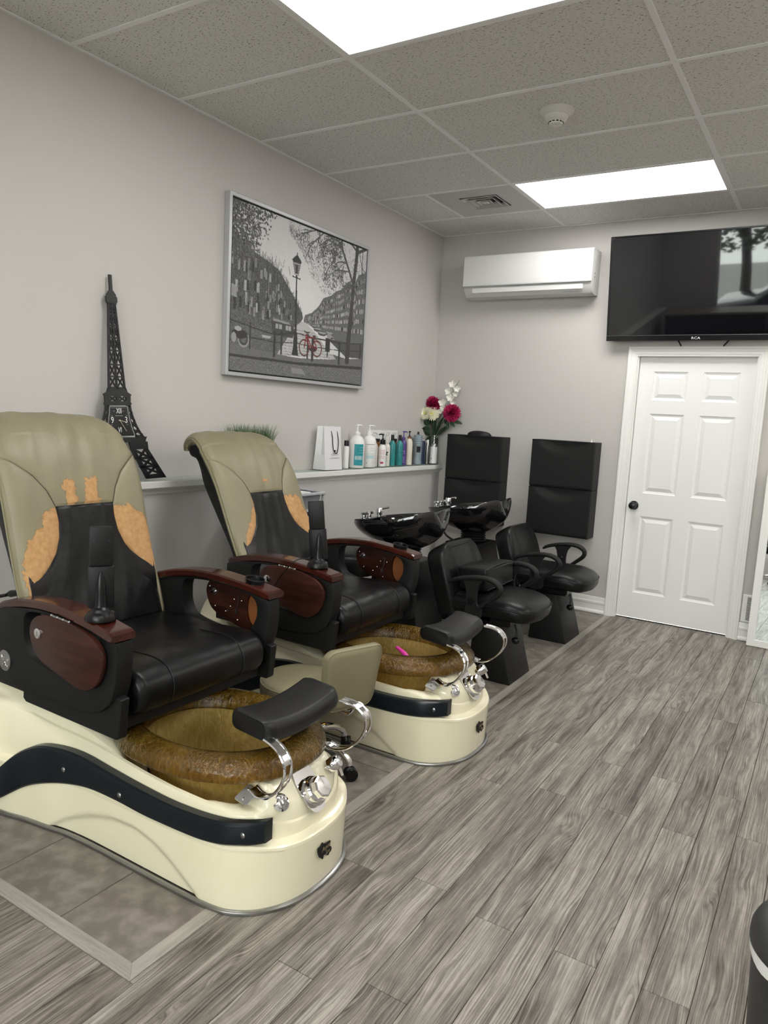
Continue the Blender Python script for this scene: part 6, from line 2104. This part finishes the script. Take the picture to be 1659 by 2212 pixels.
# ------------------------------------------------------------------ vase of flowers in the corner
vx, vy = .050, -.055
vs = thing('glass_vase', 'tall clear glass vase in the corner at the end of the ledge', 'vase', (vx, vy, LZ))
obj('vase_glass', lathe([(0.0, 0.0), (.034, 0.0), (.036, .004), (.038, .22), (.0355, .22), (.0335, .012), (0, .010)], 36), M['glass'], vs, ang=0.6)
M['stem'] = mat('green_stem', (0.13, 0.17, 0.09), 0.5)
M['leaf'] = mat('dark_green_leaf', (0.022, 0.050, 0.026), 0.45, var=(40, (0.05, 0.09, 0.05), .4, .7))
M['petal_red'] = mat('crimson_petal', (0.40, 0.008, 0.075), 0.55, var=(50, (0.62, 0.05, 0.20), .45, .75))
M['petal_white'] = mat('white_petal', (0.80, 0.79, 0.72), 0.55)
M['petal_cream'] = mat('cream_petal', (0.82, 0.80, 0.62), 0.55)
M['yellow'] = mat('yellow_centre', (0.55, 0.52, 0.10), 0.6)
def petal(l, w, curl, n=5):
    """petal along +x, cupped, root at origin"""
    g = G()
    for i in range(n + 1):
        u = i / n
        ww = w * math.sin(PI * min(1, .12 + u * .80)) ** .8
        z = curl * u * u * l
        g.v += [(l * u, -ww, z + .2 * ww), (l * u, 0, z - .1 * ww), (l * u, ww, z + .2 * ww)]
    for i in range(n):
        a = 3 * i
        g.f += [(a, a + 3, a + 4, a + 1), (a + 1, a + 4, a + 5, a + 2)]
    return g
def aim(g, d):
    d = Vector(d).normalized()
    return g.tf(d.to_track_quat('Z', 'Y').to_matrix().to_4x4())
def stem_to(t, P, r=.0022):
    return obj('stem', tube(P, r, 6, smooth=24), M['stem'], t)
def flower(name, label, cat, head, bend, group=None, base=(0, 0)):
    t = thing(name, label, cat, (vx + base[0], vy + base[1], LZ + .012), 0, group)
    h = np.array(head) - np.array(t.location)
    P = [(0, 0, 0), (bend[0] * .4, bend[1] * .4, .12), (bend[0], bend[1], .215), (h[0] * .85, h[1] * .85, h[2] * .86), tuple(h)]
    stem_to(t, P)
    return t, h
CAMD = np.array([2.95, -5.55, .0])
def mum(label, head, R, bend, dirn, base):
    t, h = flower('chrysanthemum', label, 'flower', head, bend, 'crimson chrysanthemums', base)
    g = G()
    for ring_i, (el, cnt, l) in enumerate(((-.75, 16, .88), (-.45, 20, .94), (-.15, 22, .96), (.12, 22, .95), (.38, 21, .92), (.62, 18, .88), (.85, 15, .84), (1.08, 11, .80), (1.3, 7, .77))):
        for k in range(cnt):
            a = 2 * PI * (k + .5 * (ring_i % 2)) / cnt + rnd.uniform(-.08, .08)
            p = petal(R * l * rnd.uniform(.93, 1.03), R * .135, .22, 4)
            p.rot('Y', -(el + rnd.uniform(-.1, .1))).rot('Z', a)
            g.add(p)
    obj('bloom', aim(g, dirn).mv(*h), M['petal_red'], t, ang=None)
mum('crimson chrysanthemum higher on the left of the vase', (.004 + .030, -.085, 1.556), .078, (-.006, -.004), (.5, -.6, .6), (-.006, -.008))
mum('crimson chrysanthemum lower on the right of the vase', (.222, -.090, 1.492), .082, (.022, -.004), (.6, -.7, .35), (.010, -.004))
def daisy(label, head, R, dirn, bend, base):
    t, h = flower('daisy', label, 'flower', head, bend, 'white daisies', base)
    g = G()
    for el, cnt, l in ((-.12, 24, .96), (.08, 24, 1.0), (.32, 22, .85), (.6, 16, .60)):
        for k in range(cnt):
            p = petal(R * l * rnd.uniform(.93, 1.05), R * .105, .1, 4).rot('Y', -el).rot('Z', 2 * PI * (k + rnd.random() * .4) / cnt)
            g.add(p)
    obj('bloom', aim(g, dirn).mv(*h), M['petal_cream'], t, ang=None)
    obj('flower_centre', aim(ball(R * .20, R * .20, R * .12, 12, 8).mv(0, 0, R * .12), dirn).mv(*h), M['yellow'], t)
daisy('white daisy at the far left of the vase, turned sideways', (.030, -.200, 1.478), .060, (-.1, -.85, .35), (-.010, -.010), (-.012, -.012))
daisy('white daisy with a yellow green centre under the left crimson flower', (.052, -.130, 1.478), .070, (.45, -.75, .45), (.0, -.010), (.0, -.012))
# white orchid sprays
def spray(label, pts, blooms, bend, base):
    t = thing('orchid_spray', label, 'flower', (vx + base[0], vy + base[1], LZ + .012), 0, 'white orchid sprays')
    L0 = np.array(t.location)
    P = [(0, 0, 0), (bend[0], bend[1], .21)] + [tuple(np.array(p) - L0) for p in pts]
    stem_to(t, P, .0018)
    for (p, R, d) in blooms:
        g = G()
        for k, (sz, wd) in enumerate(((1, .42), (.95, .34), (1, .42), (.85, .36), (.85, .36))):
            g.add(petal(R * sz, R * wd, .15, 4).rot('Y', -.35).rot('Z', 2 * PI * k / 5 + .3))
        obj('bloom', aim(g, d).mv(*(np.array(p) - L0)), M['petal_white'], t, ang=None)
    return t
spray('tall white orchid spray leaning right above the crimson flowers', [(.15, -.07, 1.50), (.205, -.08, 1.62), (.235, -.085, 1.70), (.275, -.085, 1.765)],
      [((.215, -.090, 1.725), .038, (.2, -.9, .3)), ((.250, -.092, 1.695), .038, (.7, -.6, -.1)), ((.195, -.095, 1.665), .046, (-.2, -.9, .3)), ((.245, -.095, 1.655), .032, (.6, -.7, -.4)), ((.212, -.100, 1.615), .042, (.1, -.9, .2)), ((.228, -.095, 1.585), .030, (.4, -.8, -.3))], (.02, .0), (.004, .004))
spray('short white orchid spray between the two crimson flowers', [(.085, -.06, 1.40), (.12, -.07, 1.50), (.135, -.075, 1.575)],
      [((.130, -.085, 1.570), .042, (.2, -.9, .3)), ((.142, -.09, 1.530), .034, (.3, -.9, .0)), ((.120, -.09, 1.500), .034, (-.1, -.9, .2)), ((.090, -.09, 1.465), .030, (.1, -.9, .1))], (.008, .0), (.0, .008))
# foliage
def leaf_branch(label, pts, leaves, base, bend):
    t = thing('leaf_branch', label, 'leaves', (vx + base[0], vy + base[1], LZ + .012), 0, 'dark green leaf branches in the vase')
    L0 = np.array(t.location)
    stem_to(t, [(0, 0, 0), (bend[0], bend[1], .21)] + [tuple(np.array(p) - L0) for p in pts], .0016)
    for p, l, w, d, roll in leaves:
        g = petal(l, w, -.15, 6)
        q_ = Vector(d).to_track_quat('X', 'Z').to_matrix().to_4x4()
        g.rot('X', roll).tf(q_).mv(*(np.array(p) - L0))
        obj('leaf', g, M['leaf'], t, ang=None)
leaf_branch('dark leaf branch reaching right over the black cabinet', [(.12, -.07, 1.36), (.19, -.075, 1.415), (.235, -.08, 1.425)],
            [((.235, -.08, 1.425), .085, .018, (1, -.1, -.12), .9), ((.21, -.08, 1.42), .060, .016, (.8, -.2, -.7), .9), ((.185, -.08, 1.415), .055, .015, (.2, -.3, -1), .8), ((.195, -.078, 1.418), .05, .016, (.7, -.1, .5), .9), ((.165, -.075, 1.40), .05, .015, (.0, -.3, .9), .9)], (.010, .006), (.018, .0))
leaf_branch('broad dark leaves in the middle of the vase', [(.06, -.06, 1.34), (.075, -.07, 1.42)],
            [((.07, -.065, 1.30), .17, .030, (.35, -.15, 1), 1.2), ((.055, -.07, 1.30), .15, .028, (.05, -.2, 1), 1.0), ((.085, -.06, 1.30), .13, .026, (.75, -.15, .7), 1.1), ((.05, -.07, 1.38), .09, .022, (-.4, -.3, .7), 1.0), ((.07, -.075, 1.42), .10, .018, (.2, -.1, 1), .6)], (.004, -.006), (.004, -.004))
leaf_branch('curly green leaves at the left of the vase', [(.040, -.110, 1.33), (.030, -.135, 1.40)],
            [((.040, -.105, 1.30), .075, .030, (-.5, -.6, .5), 1.0), ((.036, -.120, 1.34), .075, .028, (-.4, -.8, .3), .8), ((.042, -.10, 1.27), .07, .030, (-.3, -.9, -.1), .7), ((.033, -.130, 1.38), .06, .024, (-.3, -.6, .7), 1.0), ((.030, -.135, 1.40), .06, .020, (.3, -.6, .8), 1.0)], (-.010, .004), (-.008, -.010))

# ------------------------------------------------------------------ cables behind the nearest chair
pc_ = thing('power_cable', 'black power cable with a plug behind the nearest spa chair', 'cable', (0.12, -4.0, 0.0005))
obj('cable', tube([(.46, -.20, .738), (.40, -.24, .72), (.36, -.28, .70), (.30, -.30, .64)], .006, 8, smooth=24), M['plastic_smooth'], pc_)
obj('plug', tube([(.455, -.195, .738), (.475, -.190, .744), (.510, -.182, .752)], [.006, .013, .010], 10), M['plastic_smooth'], pc_)
obj('cable', tube([(.205, -.0, .62), (.235, -.01, .40), (.236, -.02, .28), (.25, -.03, .12), (.26, -.02, .004)], .005, 8, smooth=24), M['plastic_smooth'], pc_)
# ------------------------------------------------------------------ street and desk behind the camera (seen only in the television and mirror)
dk = thing('reception_desk', 'dark reception desk reflected in the television screen', 'desk', (1.05, -7.75, 0))
dm_ = mat('dark_desk_wood', (0.018, 0.015, 0.014), 0.4)
obj('desk_front', box(-0.75, 0.75, 0.10, 0.16, 0.0, 1.05, 0.004, 1), dm_, dk, ang=0.5)
obj('desk_side', box(-0.75, -0.71, -0.35, 0.0995, 0.0, 1.05), dm_, dk, ang=None)
obj('desk_side', box(0.71, 0.75, -0.35, 0.0995, 0.0, 1.05), dm_, dk, ang=None)
obj('desk_top', box(-0.80, 0.80, -0.40, 0.22, 1.051, 1.085, 0.004, 1), mat('pale_desk_top', (0.30, 0.26, 0.20), 0.4), dk, ang=0.5)
tr_ = thing('street_tree', 'leafy tree on the pavement reflected in the television screen', 'tree', (0.9, -12.2, -0.06))
tkm = mat('bark', (0.05, 0.04, 0.032), 0.8)
trunk = obj('trunk', tube([(0, 0, 0), (0.03, 0, 1.2), (-0.02, 0.05, 2.2), (0.05, 0, 3.2)], [0.13, 0.10, 0.09, 0.05], 12, smooth=16), tkm, tr_)
for k in range(9):
    a, z = k * 2.4, 1.7 + 0.16 * k
    obj('branch', tube([(0, 0, z), (0.5 * math.cos(a), 0.5 * math.sin(a), z + 0.5), (1.1 * math.cos(a), 1.1 * math.sin(a), z + 0.8)], [0.05, 0.035, 0.012], 8, smooth=10), tkm, trunk)
lf = G()
for k in range(2600):
    a, z, q_ = rnd.uniform(0, 2 * PI), rnd.uniform(1.7, 4.6), rnd.random() ** 0.5
    rr = 1.7 * q_ * math.sqrt(max(0.05, 1 - ((z - 3.1) / 1.6) ** 2))
    x, y = rr * math.cos(a), rr * math.sin(a)
    b, c, s = rnd.uniform(0, PI), rnd.uniform(-.6, .6), rnd.uniform(.05, .10)
    i0 = len(lf.v)
    ux, uy = math.cos(b) * s, math.sin(b) * s
    lf.v += [(x - ux, y - uy, z), (x - uy * .4, y + ux * .4, z + c * s), (x + ux, y + uy, z + c * s * .5), (x + uy * .4, y - ux * .4, z - c * s)]
    lf.f.append((i0, i0 + 1, i0 + 2, i0 + 3))
o_ = obj('leaves', lf, mat('street_leaf', (0.03, 0.05, 0.022), 0.6), tr_, ang=None)
o_['kind'] = 'stuff'
car = thing('parked_car', 'dark parked car outside the window reflected in the television screen', 'car', (2.6, -10.6, -0.06))
cp_ = mat('dark_car_paint', (0.012, 0.014, 0.018), 0.2, coat=0.6)
sd_ = [(-2.1, .35), (-2.15, .70), (-1.95, .92), (-1.25, 1.0), (-.65, 1.42), (.55, 1.45), (1.35, 1.02), (2.0, .90), (2.12, .60), (2.1, .35)]
obj('car_body', extr(sd_, -0.85, 0.85, bev=0.10, seg=3), cp_, car, ang=0.6)
for s in (-1, 1):
    obj('side_window', extr([(-1.12, 1.02), (-.62, 1.36), (.50, 1.38), (1.15, 1.02)], s * 0.846, s * 0.856), mat('car_glass', (0.01, 0.01, 0.012), 0.05), car, ang=None)
    for x in (-1.35, 1.35):
        obj('wheel', lathe([(0, -.1), (.30, -.1), (.33, -.06), (.33, .06), (.30, .1), (0, .1)], 28).rot('X', PI / 2).mv(x, s * 0.80, 0.33), M['plastic_matt'], car)
# second salon stool behind the camera, seen in the leaning mirror
st4 = thing('salon_stool', 'black stool behind the camera reflected in the leaning mirror', 'stool', (2.42, -6.9, 0), 0)
stool_base(st4, 0.50, 0.6)
round_seat(st4, 0.185, 0.455, 0.580, M['leather_soft'])
